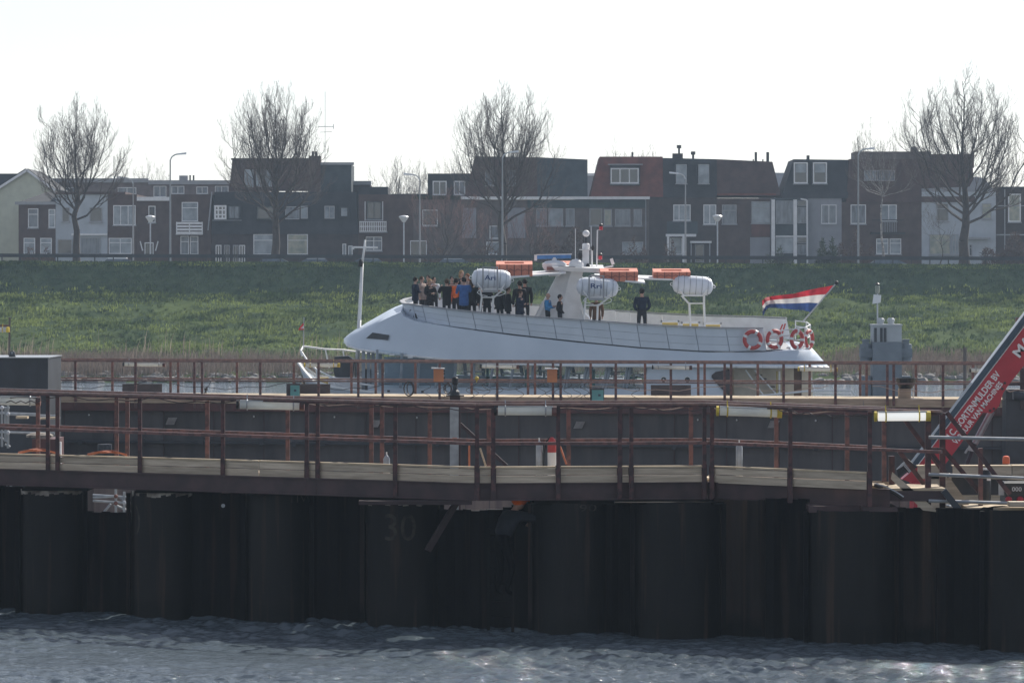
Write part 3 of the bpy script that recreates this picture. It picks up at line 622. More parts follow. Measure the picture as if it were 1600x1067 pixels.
# flats behind
D = 352; t = house('long grey block of flats with pale roof edge showing behind the left houses', 220, D, 'apartment_block', 'building')
wall(t, 62, 420, 283, D, 'flat_brick'); slab(t, 62, 232, 279, 285.5, D, 'trim_grey', .3); slab(t, 232.2, 420, 282, 288.5, D, 'trim_grey', .3)
for a in ((184, 293, 213, 304), (240, 291, 260, 308), (268, 291, 288, 303), (307, 292, 325, 303), (336, 291, 357, 303), (100, 293, 118, 303)): win(t, *a, D, 2, 'pane_curtain', fw=1)
part('ventilation_box', MB().box(Xp(277, D), Xp(290, D), D+2, D+3, Zp(282, D), Zp(273.5, D)), 'trim_grey', t)
for x in (297, 302.5): pipe(t, x, 274, 282, D+2, .08)
D = 360
t = house('pale grey roof and dish mast glimpsed in the gap between the middle houses', 922, D, 'distant_house'); wall(t, 900, 1012, 275, D, 'plaster_grey'); slab(t, 898, 1014, 271, 275, D, 'trim_white', .2)
t = house('pale grey house roof glimpsed between the two dark mansards', 1262, D, 'distant_house'); wall(t, 1195, 1300, 292, D, 'plaster_grey'); mansard(t, 1195, 1300, 292, 1205, 1300, 270, 271, D, 'trim_grey', back=1)
t = house('low dark outbuilding glimpsed behind the balcony house', 640, 350, 'distant_house'); wall(t, 575, 670, 303, 350, 'slate', 6)

# hedges, shrubs
def shrub(px0, px1, ytop, D, m, label, dens=900, name='shrub', wd=.05, tall=1.0):
    x0, x1 = Xp(px0, D), Xp(px1, D); h = (Zp(ytop, D)-6.4); cx = (x0+x1)/2; n = dens
    t = thing(name, label, 'shrub', (cx, D, 6.4)); mb = MB(); mb2 = MB()
    for i in range(7):
        a = random.uniform(0, 6.28); mb2.tube((cx+random.uniform(-.5, .5)*(x1-x0)*.6, D, 6.35), (cx+random.uniform(-.5, .5)*(x1-x0)*.8, D+random.uniform(-.4, .4), 6.4+h*.7), .03, 4, .012)
    for i in range(n):
        u = random.uniform(-1, 1); r = random.random(); q = Vector((cx+u*(x1-x0)/2, D+random.uniform(-.8, .8), 0))
        top = h*(1-.45*u*u)*(.8+.25*math.sin(u*7+px0)); q.z = 6.4+top*(1-(1-r)**1.6*.95) if 1 else 0
        q.z = 6.4+top*r
        d = Vector((random.gauss(0, .6), random.gauss(0, .6), random.uniform(.1, 1))).normalized()*random.uniform(.15, .4)*tall
        s = Vector((random.gauss(0, 1), random.gauss(0, 1), random.gauss(0, 1))).normalized()*wd
        mb.add([q-s, q+s, q+d], [(0, 1, 2)])
    part('stem', mb2, 'bark', t); part('foliage', mb, m, t)
shrub(822, 935, 352, 318, 'shrub', 'wide brown bare hedge in front of the grey-brown house', 5200)
shrub(1274, 1312, 370, 318, 'shrub_green', 'rounded dark green bush left of the red-brown house', 2400)
shrub(1308, 1365, 363, 320, 'shrub', 'tall brown bush beside the rounded dark green one', 2400)
shrub(1535, 1640, 366, 316, 'shrub', 'big reddish-brown bush at the right end of the street', 4600)
shrub(1195, 1240, 386, 316, 'shrub_green', 'low dark green bushes in front of the bay', 1000)
shrub(970, 1012, 372, 318, 'shrub', 'pinkish-brown bare bush in front of the downpipe', 1200)
shrub(1036, 1060, 374, 318, 'shrub', 'thin brown bush beside the porch', 700)
shrub(30, 90, 383, 316, 'shrub', 'low brown scrub before the leftmost brick house', 900)
shrub(640, 820, 384, 320, 'shrub', 'brown undergrowth below the small pink trees', 3000)

# ------------------------------------------------------------ bare trees
def tree(pxc, ytop, halfw, base_z, D, seed, label, limbs=18, name='bare_tree', trunk_r=.3, fork=.33, mt='bark', mtw='twig', dens=1.0, skew=0, rt=.0072, group=None, cat='tree'):
    rs = random.Random(seed); x0 = Xp(pxc, D); top = Zp(ytop, D); Ht = top-base_z; hw = halfw*D/F
    t = thing(name, label, cat, (x0, D, base_z), group)
    tr = MB(); br = MB(); tw = MB()
    P = Vector((x0, D, base_z)); fz = Ht*fork
    pts = [P+Vector((rs.uniform(-.05, .05)*i, rs.uniform(-.05, .05)*i, Ht*.62*i/7)) for i in range(8)]
    for i in range(7): tr.tube(pts[i], pts[i+1], trunk_r*(1-.11*i)*(1.25 if i == 0 else 1), 9, trunk_r*(1-.11*(i+1)), cap=False)
    def limb(p, tip, r, lev):
        v = tip-p; L_ = v.length; n = 6 if lev < 2 else 3 if lev == 2 else 2
        out_ = Vector((v.x, v.y, 0)); pp = [p]
        for i in range(1, n+1):
            s = i/n; q = p+v*s+out_*(.16*math.sin(math.pi*s))-Vector((0, 0, 1))*(.10*L_*math.sin(math.pi*s))
            q += Vector((rs.gauss(0, 1), rs.gauss(0, 1), rs.gauss(0, 1)))*L_*.012; pp.append(q)
        tgt = br if lev < 2 else tw
        for i in range(n):
            ra = r*(1-.8*i/n); rb = r*(1-.8*(i+1)/n); tgt.tube(pp[i], pp[i+1], max(ra, rt*.7), 5 if lev < 1 else 3, max(rb, rt*.55), cap=False)
        if lev >= 3: return
        cnt = int((12, 9, 6)[lev]*dens*(.8+.4*rs.random()))
        for k in range(cnt):
            s = .22+.76*(k+rs.random())/cnt; i = min(n-1, int(s*n)); q = pp[i].lerp(pp[i+1], s*n-i)
            d = (pp[i+1]-pp[i]).normalized(); side = Vector((rs.gauss(0, 1), rs.gauss(0, 1), rs.gauss(0, .4))).normalized()
            nd = (d*1.0+side*(.5+.25*rs.random())+Vector((0, 0, .42))).normalized()
            ll = (L_*(.48, .42, .42)[lev])*(1.15-.55*s)*(.7+.5*rs.random())
            tp = q+nd*ll
            limb(q, tp, max(r*(.5-.25*s), rt), lev+1)
    for k in range(limbs):
        s = (k+.5)/limbs; a = k*2.4+rs.uniform(-.4, .4); h0 = fz+(Ht*.6-fz)*(s**1.2); q = P+Vector((0, 0, h0))
        spread = (1-s*.55)*(.9+.3*rs.random()); tipz = base_z+Ht*(.66+.34*(s**.55))*(.92+.08*rs.random())
        tip = Vector((x0+math.cos(a)*hw*spread*1.02+skew*s, D+math.sin(a)*hw*spread*.9, tipz))
        limb(q, tip, trunk_r*(.26-.12*s), 0)
    limb(pts[-1], Vector((x0+skew, D, top)), trunk_r*.25, 0)
    part('trunk', tr, mt, t, smooth=True); part('limbs', br, mt, t); part('twigs', tw, mtw, t)
tree(119, 170, 60, 6.4, 296, 1, 'leftmost big bare tree with fan-shaped crown, before the white house', trunk_r=.36, limbs=16)
tree(430, 150, 68, 6.4, 300, 2, 'big bare tree standing before the dark mansard house with the chimney', trunk_r=.4, limbs=21, fork=.28)
tree(785, 150, 72, 6.4, 300, 3, 'big bare tree rising over the slate roof behind the boat mast', trunk_r=.4, limbs=21, fork=.28)
tree(1507, 128, 94, 6.4, 298, 4, 'largest bare tree, at the right before the white rendered house', trunk_r=.46, limbs=20, fork=.26)
tree(696, 300, 62, 6.4, 310, 5, 'small pinkish bare tree in front of the grey brick house', trunk_r=.16, limbs=12, mtw='twig_pink', fork=.15, dens=.8)
tree(830, 322, 40, 6.4, 312, 6, 'small pinkish bare tree right of the third big tree', trunk_r=.12, limbs=9, mtw='twig_pink', fork=.15, dens=.7)
tree(765, 330, 45, 6.4, 314, 16, 'spindly pinkish tree under the third big tree', trunk_r=.12, limbs=9, mtw='twig_pink', fork=.15, dens=.6)
tree(1380, 206, 40, 6.4, 316, 7, 'white-barked birch in front of the red-brown house', trunk_r=.13, limbs=15, mt='birch', fork=.55, dens=.8, name='birch_tree', skew=-1.2)
tree(1425, 210, 25, 6.4, 360, 17, 'slim bare tree rising behind the satellite dish', limbs=9, trunk_r=.15, dens=.6)
for i, (x, y, hw_, lb) in enumerate(((232, 262, 40, 'bare treetop showing above the flats at left'), (620, 254, 34, 'bare treetop behind the balcony house, left one of the pair'), (655, 258, 36, 'bare treetop beside the dark side block'), (705, 255, 32, 'bare treetop over the dark side block'), (962, 234, 32, 'bare treetop above the red tiled roof'), (1010, 240, 16, 'tiny bare treetop right of the roof pipe'), (1555, 250, 45, 'bare treetop at the far right behind the largest tree'), (1345, 250, 20, 'small bare treetop at the left end of the roof terrace'))):
    tree(x, y, hw_, 6.4, 372, 30+i, lb, limbs=12, trunk_r=.2, dens=.75, fork=.4)
tree(1470, 320, 20, 6.4, 314, 51, 'thin young tree leaning by the large leaded window', limbs=5, trunk_r=.07, dens=.5, fork=.4, skew=-1)

# ------------------------------------------------------------ street lamps
def tall_lamp(px, ytop, dirx, D, label, arm=22):
    s = D/F; t = thing('street_lamp', label, 'street lamp', (Xp(px, D), D, 6.3), 'tall curved street lamps along the dyke road'); zt = Zp(ytop, D); x = Xp(px, D)
    part('pole', MB().tube((x, D, 6.25), (x, D, zt-2.2), .085, 8, .06).tube((x, D, zt-2.2), (x, D, zt-.45), .048, 8), 'trim_grey', t)
    pts = [(x, D, zt-.45), (x+dirx*.12, D, zt-.2), (x+dirx*.35, D, zt-.05), (x+dirx*arm*s*.55, D, zt)]
    part('arm', MB().path(pts, .05, 6), 'mast_steel', t)
    a = x+dirx*arm*s*.5; b = x+dirx*arm*s*1.15
    part('lamp_head', MB().hexa([(a, D-.12, zt-.06), (b, D-.15, zt-.02), (b, D+.15, zt-.02), (a, D+.12, zt-.06), (a, D-.08, zt+.04), (b, D-.06, zt+.13), (b, D+.06, zt+.13), (a, D+.08, zt+.04)]), 'trim_white', t)
for a in ((266, 241, 1, 283, 'tall street lamp with head to the right in front of the balcony house'), (208, 278, -1, 300, 'street lamp with head to the left beside the leftmost big tree'), (656, 273, -1, 300, 'street lamp with head to the left by the dark side block'),
          (785, 238, 1, 283, 'tall street lamp in front of the third big tree'), (1071, 271, -1, 300, 'street lamp with head to the left before the house with roof windows'), (1341, 233, 1, 283, 'tall street lamp with head to the right near the birch')):
    tall_lamp(*a)
def globe_lamp(px, ytop, label, D=288):
    x = Xp(px, D); zt = Zp(ytop, D); t = thing('street_lamp', label, 'street lamp', (x, D, 6.4), 'short lamps with bowl heads along the street')
    part('pole', MB().tube((x, D, 6.3), (x, D, zt-.45), .055, 7), 'mast_steel', t)
    part('lamp_shade', MB().lathe([(.1, -.5), (.2, -.38), (.36, -.14), (.38, -.1)], (x, D, zt), 12), 'trim_white', t, smooth=40)
    part('lamp_cap', MB().lathe([(.39, -.098), (.3, -.03), (.05, .02)], (x, D, zt), 12), 'mast_steel', t)
globe_lamp(235, 337, 'short lamp with pale bowl head at left in front of the brick houses'); globe_lamp(631, 337, 'short lamp with pale bowl head before the balcony house'); globe_lamp(1121, 336, 'short lamp with pale bowl head before the porches')

# ------------------------------------------------------------ cars behind the guard rail
def car(px, D, m, dr, label, length=4.2, hgt=1.42):
    x = Xp(px, D); z = 6.3; t = thing('parked_car', label, 'car', (x, D, z)); L2 = length/2
    def pr(poly, wd, ins=0): return MB().prism([(x+dr*a, z+b) for a, b in poly], D-wd, D+wd)
    part('body', pr([(-L2, .25), (-L2, .75), (-L2+.15, .92), (.35*L2, .95), (L2*.9, .72), (L2, .55), (L2, .25)], .85), m, t)
    k = hgt
    part('windows', MB().hexa([(x-dr*L2*.88, D-.78, z+.92), (x+dr*L2*.42, D-.78, z+.92), (x+dr*L2*.42, D+.78, z+.92), (x-dr*L2*.88, D+.78, z+.92),
                               (x-dr*L2*.62, D-.62, z+k-.06), (x-dr*L2*.02, D-.62, z+k-.06), (x-dr*L2*.02, D+.62, z+k-.06), (x-dr*L2*.62, D+.62, z+k-.06)]), 'car_glass', t)
    part('roof', MB().box(min(x-dr*L2*.64, x), max(x-dr*L2*.64, x), D-.64, D+.64, z+k-.14, z+k), m, t)
    for a in (-.62, .62):
        for b in (-.8, .8):
            wl = part('wheel', MB().lathe([(.3, -.1), (.32, 0), (.3, .1)], (x+a*L2, D+b, z+.32), 14, 'y'), 'tyre', t); part('rim', MB().lathe([(.18, -.115), (.18, .115)], (x+a*L2, D+b, z+.32), 10, 'y'), 'mast_steel', wl)
    for b in (-.6, .6): part('headlight', MB().box(x+dr*L2*.97-.05, x+dr*L2*.97+.06, D+b-.15, D+b+.15, z+.5, z+.65), 'pane_light', t)
for a in ((198, 284, 'car_white', 1, 'white car with glaring windscreen behind the guard rail, left of the tall street lamp'), (440, 284, 'car_dark', 1, 'dark blue car by the second big tree'), (563, 284, 'car_silver', -1, 'silver estate car behind the boat signal mast'),
          (722, 284, 'car_white', 1, 'white car parked near the small pinkish tree'), (1398, 284, 'car_silver', 1, 'silver car below the juliet balcony'), (480, 286.4, 'car_silver', -1, 'grey car partly hidden next to the dark blue one')):
    car(*a)
# ------------------------------------------------------------ small river things between boat and dyke
def tower():
    D = 165; t = thing('mooring_dolphin', 'grey concrete beacon tower with pale cabinet standing right of the boat', 'beacon tower', (Xp(1384, D), D, -1)); y = D
    X = lambda p: Xp(p, D); Z = lambda p: Zp(p, D)
    part('column', MB().box(X(1362), X(1407), y-.6, y+.6, -2, Z(534)), 'tower_grey', t)
    part('cabinet', MB().box(X(1362), X(1407), y-.55, y+.55, Z(534)+.002, Z(509)), 'tower_pale', t)
    for a in (1364, 1373, 1379): part('louvre', MB().box(X(a), X(a+4), y-.6, y-.552, Z(534), Z(512)), 'dark_trim', t)
    part('cap', MB().box(X(1361), X(1408), y-.62, y+.62, Z(509)+.002, Z(506.5)), 'tower_pale', t)
    for a, b in ((1371, 1381), (1387, 1397)): part('vent', MB().lathe([(.14, 0), (.14, .12), (.17, .13), (.17, .2), (.1, .27)], (X((a+b)/2), y, Z(506.4)), 10), 'tower_pale', t)
    for sx, c in ((-1, 1353), (1, 1415)):
        part('fender', MB().lathe([(.12, -.4), (.26, -.36), (.27, .36), (.12, .4)], (X(c), y, Z(551)), 14, 'x' if 0 else 'z').box(X(c)-.26, X(c)+.26, y-.3, y+.3, Z(558), Z(544)), 'tower_grey', t)
        part('fender_bracket', MB().box(X(c-5), X(c+5), y-.2, y+.2, Z(543.8), Z(532)), 'tower_grey', t)
        part('fender_cap', MB().box(X(c-6), X(c+6), y-.24, y+.24, Z(531.8), Z(530)), 'tower_grey', t)
        part('pile', MB().box(X(c-7), X(c+7), y-.3, y+.3, -2, Z(587)), 'tower_grey', t)
    part('mast', MB().tube((X(1371), y, Z(506)), (X(1371), y, Z(452)), .035, 7), 'mast_steel', t)
    part('sign_board', MB().hexa([W(1363, 475, D-.1), W(1376, 473, D-.1), W(1376, 473, D), W(1363, 475, D), W(1365, 460, D-.1), W(1377, 461, D-.1), W(1377, 461, D), W(1365, 460, D)]), 'trim_white', t)
    l = part('lantern', MB().lathe([(.09, 0), (.07, .05), (.1, .08), (.1, .3), (.06, .36)], (X(1371), y, Z(459)), 10), 'pane_warm', t); part('lantern_top', MB().lathe([(.1, 0), (.11, .05), (.03, .1)], (X(1371), y, Z(459)+.37), 10), 'black', l)
tower()
solo('mooring_post', MB().tube(W(1507.5, 640, 140), W(1507.5, 543, 140), .065, 7).tube(W(1507.5, 548, 139.9), W(1503, 546, 139.9), .02, 5), 'weathered_wood', 'thin weathered post in the water between the beacon tower and the red boom', 'post')

# ------------------------------------------------------------ the passenger boat
DB = 136.0; KR = .066
TOPY = [(628, 475), (700, 484), (760, 490.5), (850, 497), (940, 503.5), (1020, 509), (1100, 513), (1180, 514), (1250, 513), (1300, 513)]
BOTY = [(628, 496), (632, 497), (700, 509), (800, 522), (900, 533), (1000, 542.5), (1100, 548.5), (1180, 549), (1250, 545), (1272, 546), (1300, 560)]
BW = [(628, 0), (632, 1.0), (645, 1.75), (680, 2.35), (760, 2.8), (1100, 2.8), (1190, 2.6), (1250, 2.05), (1262, 1.2), (1268, 0)]
def near(px, py, wd): return W(px, py, DB-wd)
def far(px, py, wd): p = near(px, py, wd); return Vector((p.x, DB+wd, p.z+2*wd*KR))
def mid(px, py, wd, y): p = near(px, py, wd); return Vector((Xp(px, DB+y), DB+y, p.z+(y+wd)*KR))
boat = thing('passenger_boat', 'large white passenger boat with sweeping bow canopy, slanted windows and crowded open upper deck', 'boat', W(880, 696, DB))
def loft(rings, closed=False, ends=True):
    mb = MB(); n = len(rings[0])
    for r in rings: mb.v += [tuple(p) for p in r]
    for i in range(len(rings)-1):
        for k in range(n if closed else n-1): mb.f.append((i*n+k, i*n+(k+1) % n, (i+1)*n+(k+1) % n, (i+1)*n+k))
    if ends and closed: mb.f.append(tuple(range(n))); mb.f.append(tuple(range((len(rings)-1)*n, len(rings)*n))[::-1])
    return mb
# hull
def hull():
    gy = [(466, 566), (476, 580), (490, 596), (520, 604), (560, 610), (700, 622), (1000, 632), (1290, 640)]
    gw = [(466, .04), (476, .55), (490, 1.1), (520, 1.8), (560, 2.3), (640, 2.7), (1150, 2.8), (1290, 2.3)]
    rg = []
    for px in (466, 470, 476, 490, 505, 520, 540, 560, 600, 640, 760, 900, 1050, 1150, 1230, 1290):
        y, wd = lerp(gy, px), lerp(gw, px); k = max(.12, min(1, (px-466)/110)); a = near(px, y, wd); b = far(px, y if px > 560 else y-8*(560-px)/94*0, wd)
        zc = -.7; mz = .35*a.z
        rk = 1.4*(1-k)
        rg.append([a, Vector((a.x+rk*.5, DB-wd*.86*k, mz)), Vector((a.x+rk, DB-wd*.6*k, zc)), Vector((a.x+rk, DB+wd*.6*k, zc)), Vector((b.x+rk*.5, DB+wd*.86*k, mz)), b])
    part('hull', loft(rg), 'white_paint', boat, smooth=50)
    rim = MB()
    for s in (0, -1):
        for i in range(len(rg)-1): rim.bar(rg[i][s], rg[i+1][s], .09, .07)
    part('gunwale', rim, 'white_mat', boat)
    # foredeck
    dk = MB(); L_ = [r for r in rg]
    for i in range(len(rg)-1):
        q = [L_[i][0]-Vector((0, 0, .55)), L_[i+1][0]-Vector((0, 0, .55)), L_[i+1][-1]-Vector((0, 0, .6)), L_[i][-1]-Vector((0, 0, .6))]
        dk.add(q, [(0, 1, 2, 3)])
    part('foredeck', dk, 'timber_dark', boat)
    inner = MB()
    for i in range(1, 8):
        a, b = rg[i][-1], rg[i+1][-1]; o = Vector((0, -.06, 0)); inner.hexa([a-Vector((0, 0, .62))+o, b-Vector((0, 0, .62))+o, b-Vector((0, 0, .62))+o*.2, a-Vector((0, 0, .62))+o*.2, a+o, b+o, b+o*.2, a+o*.2])
    part('inner_bulwark', inner, 'cream', boat)
hull()
# bow rail
br = MB(); up = [(472, 545), (476, 544), (500, 546), (530, 550), (556, 556), (572, 561)]
nr = [near(472, 556, .1), mid(470, 548, .1, 0), mid(474, 545, .5, .6)]+[far(px, py+9, 1.0+(px-474)*.012) for px, py in up[2:]]
br.path(nr, .035, 6)
nl = [mid(470, 548, .1, 0), near(480, 563, .6), near(494, 577, 1.1), near(520, 590, 1.7), near(556, 599, 2.2), near(590, 603, 2.4)]
br.path(nl, .035, 6)
br.tube(far(503, 556, 1.3), far(509, 585, 1.3), .03).tube(far(530, 560, 1.6), far(534, 588, 1.6), .03).tube(near(494, 577, 1.1), near(497, 597, 1.1), .03).tube(near(520, 590, 1.7), near(524, 606, 1.7), .03)
br.path([near(474, 570, .5), near(496, 590, 1.1), near(530, 600, 1.8), near(560, 612, 2.2)], .02, 5)
part('bow_rail', br, 'white_mat', boat)
part('deck_cover', MB().prism([((552-800)*DB/F, Zp(589, DB)), (Xp(524, DB), Zp(588, DB)), (Xp(521, DB), Zp(570, DB)), (Xp(524, DB), Zp(557, DB)), (Xp(545, DB), Zp(556, DB)), (Xp(555, DB), Zp(563, DB))], DB-.5, DB+.5), 'dark_trim', boat)
part('deck_locker', MB().box(Xp(516, DB), Xp(562, DB), DB-1.3, DB+.9, Zp(622, DB), Zp(589, DB)), 'white_mat', boat)
part('wooden_seat', MB().box(Xp(495, DB), Xp(512, DB), DB-.3, DB+.5, Zp(600, DB), Zp(590, DB)), 'bench_yellow', boat)
# canopy
def canopy():
    bot = [(537, 536), (545, 541), (560, 546), (600, 552), (700, 562), (740, 567), (900, 571.5), (1290, 574), (1294, 574)]
    top = [(537, 534), (545, 528), (560, 519.5), (590, 504.5), (612, 494), (626, 488)]
    wl = [(537, .15), (541, .7), (550, 1.2), (570, 1.8), (600, 2.3), (640, 2.65), (700, 2.9), (1150, 2.9), (1230, 2.7), (1265, 2.2), (1285, 1.5), (1294, .5)]
    rg = []
    for px in (537, 539, 542, 546, 552, 560, 570, 585, 600, 612, 626, 632, 650, 680, 720, 760, 800, 850, 900, 950, 1000, 1050, 1100, 1150, 1190, 1215, 1240, 1255, 1265, 1275, 1285, 1294):
        wd = lerp(wl, px); yb = lerp(bot, px); yt = lerp(top, px) if px <= 626 else lerp(BOTY, px)+(2 if px > 632 else -2)
        if px > 1272: yt = lerp([(1272, 547), (1285, 562), (1294, 572)], px)
        ins = lerp([(537, .1), (560, .5), (626, .35), (700, .12), (1200, .12), (1265, .5), (1294, .3)], px)*min(1, wd)
        ym = (yb+yt)/2; bul = .03
        n_b, n_t = near(px, yb, wd), near(px, yt, wd-ins); n_m = near(px, ym-(yb-yt)*.08, wd-ins*.35)
        f_b = far(px, yb, wd); f_t = Vector((n_t.x, DB+wd-ins, n_t.z+2*(wd-ins)*KR)); f_m = Vector((n_m.x, DB+wd-ins*.35, n_m.z+2*(wd-ins*.35)*KR))
        crown = .10 if px < 626 else 0
        c = (n_t+f_t)/2+Vector((0, 0, crown)); ub = (n_b+f_b)/2+Vector((0, 0, .04))
        rg.append([n_b, n_m, n_t, (n_t*.6+c*.4)+Vector((0, 0, crown*.4)), c, (f_t*.6+c*.4)+Vector((0, 0, crown*.4)), f_t, f_m, f_b, ub])
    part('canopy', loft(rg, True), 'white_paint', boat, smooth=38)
    # lower lip bead
    lip = MB()
    for i in range(len(rg)-1):
        if 1 < i: lip.tube(rg[i][0], rg[i+1][0], .045, 6)
    part('canopy_lip', lip, 'white_mat', boat, smooth=True)
    w0 = [(572, 528.5), (582, 519.5), (608, 523.5), (606, 531.5)]
    def onc(px, py, o): 
        wd = lerp(wl, px); ins = lerp([(537, .1), (560, .5), (626, .35)], px); yb, yt = lerp(bot, px), lerp(top, px); s = (yb-py)/(yb-yt); s = max(0, min(1, s))
        return near(px, py, wd-ins*(s*.7)+.03+o)
    part('canopy_window', MB().hexa([onc(*w0[i], .05) for i in range(4)]+[onc(*w0[i], -.2) for i in range(4)]), 'dark_trim', boat)
canopy()
# bulwark panels
def bulwark():
    st = [(632, -1), (645, -1), (660, -1), (697, -1), (738, -1), (780, -1), (822, -1), (864, -1), (907, -1), (951, -1), (995, -1), (1040, -1), (1086, -1), (1134, -1), (1192, -1)]
    fr = [(1243, 1), (1192, 1), (1134, 1), (1086, 1), (1040, 1), (995, 1), (951, 1), (907, 1), (864, 1), (822, 1), (780, 1), (738, 1), (697, 1), (660, 1), (645, 1), (632, 1), (628, 0)]
    path = fr+st
    def pt(px, side, s, off=0):   # s 0 top .. 1 bottom
        lean = 6*s if px > 640 else 3*s; q = px+(lean if side <= 0 else lean); wd = max(lerp(BW, px)+.12*(1-s)+off, 0.0)
        y = lerp(TOPY, px)*(1-s)+lerp(BOTY, q)*s
        return near(q, y, wd) if side < 0 else far(q, y, wd) if side > 0 else Vector((near(q, y, 0).x-off, DB, near(q, y, 1.0).z+1.0*KR))
    g = .012
    for (a, sa), (b, sb) in zip(path, path[1:]):
        for s0, s1 in ((0, .37), (.37, .72), (.72, 1)):
            P0, P1, P2, P3 = pt(a, sa, s0), pt(b, sb, s0), pt(b, sb, s1), pt(a, sa, s1)
            c = (P0+P1+P2+P3)/4; sh = lambda p: c+(p-c)*(1-0)+(c-p).normalized()*g*1.6
            I0, I1, I2, I3 = pt(a, sa, s0, -.05), pt(b, sb, s0, -.05), pt(b, sb, s1, -.05), pt(a, sa, s1, -.05)
            part('panel', MB().hexa([sh(P3), sh(P2), I2, I3, sh(P0), sh(P1), I1, I0]), 'panel_white', boat)
    ln = MB()
    for (a, sa), (b, sb) in zip(path, path[1:]):
        A = [pt(a, sa, s, -o) for s, o in ((1, .03), (0, .03), (0, .06), (1, .06))]; Bq = [pt(b, sb, s, -o) for s, o in ((1, .03), (0, .03), (0, .06), (1, .06))]
        ln.hexa([A[0], Bq[0], Bq[3], A[3], A[1], Bq[1], Bq[2], A[2]])
    part('panel_backing', ln, 'seam', boat)
    li = MB()
    for (a, sa), (b, sb) in zip(path, path[1:]):
        A = [pt(a, sa, s, -o) for s, o in ((1, .065), (0, .065), (0, .09), (1, .09))]; Bq = [pt(b, sb, s, -o) for s, o in ((1, .065), (0, .065), (0, .09), (1, .09))]
        li.hexa([A[0], Bq[0], Bq[3], A[3], A[1], Bq[1], Bq[2], A[2]])
    part('bulwark_lining', li, 'white_mat', boat)
    cp = MB()
    for (a, sa), (b, sb) in zip(path, path[1:]): cp.bar(pt(a, sa, 0)+Vector((0, 0, .03)), pt(b, sb, 0)+Vector((0, 0, .03)), .17, .045)
    part('bulwark_cap', cp, 'trim_grey', boat)
bulwark()
dkm = MB(); prev = None
for px in (640, 700, 800, 900, 1000, 1100, 1200, 1262):
    wd = lerp(BW, px)-.1; a = near(px, lerp(BOTY, px)-1, wd); b = far(px, lerp(BOTY, px)-1, wd)
    if prev: dkm.add([prev[0], a, b, prev[1]], [(0, 1, 2, 3)])
    prev = (a, b)
part('sun_deck', dkm, 'trim_grey', boat)
def deckpt(px, y): return mid(px, lerp(BOTY, px)-1, lerp(BW, px)-.1, y)
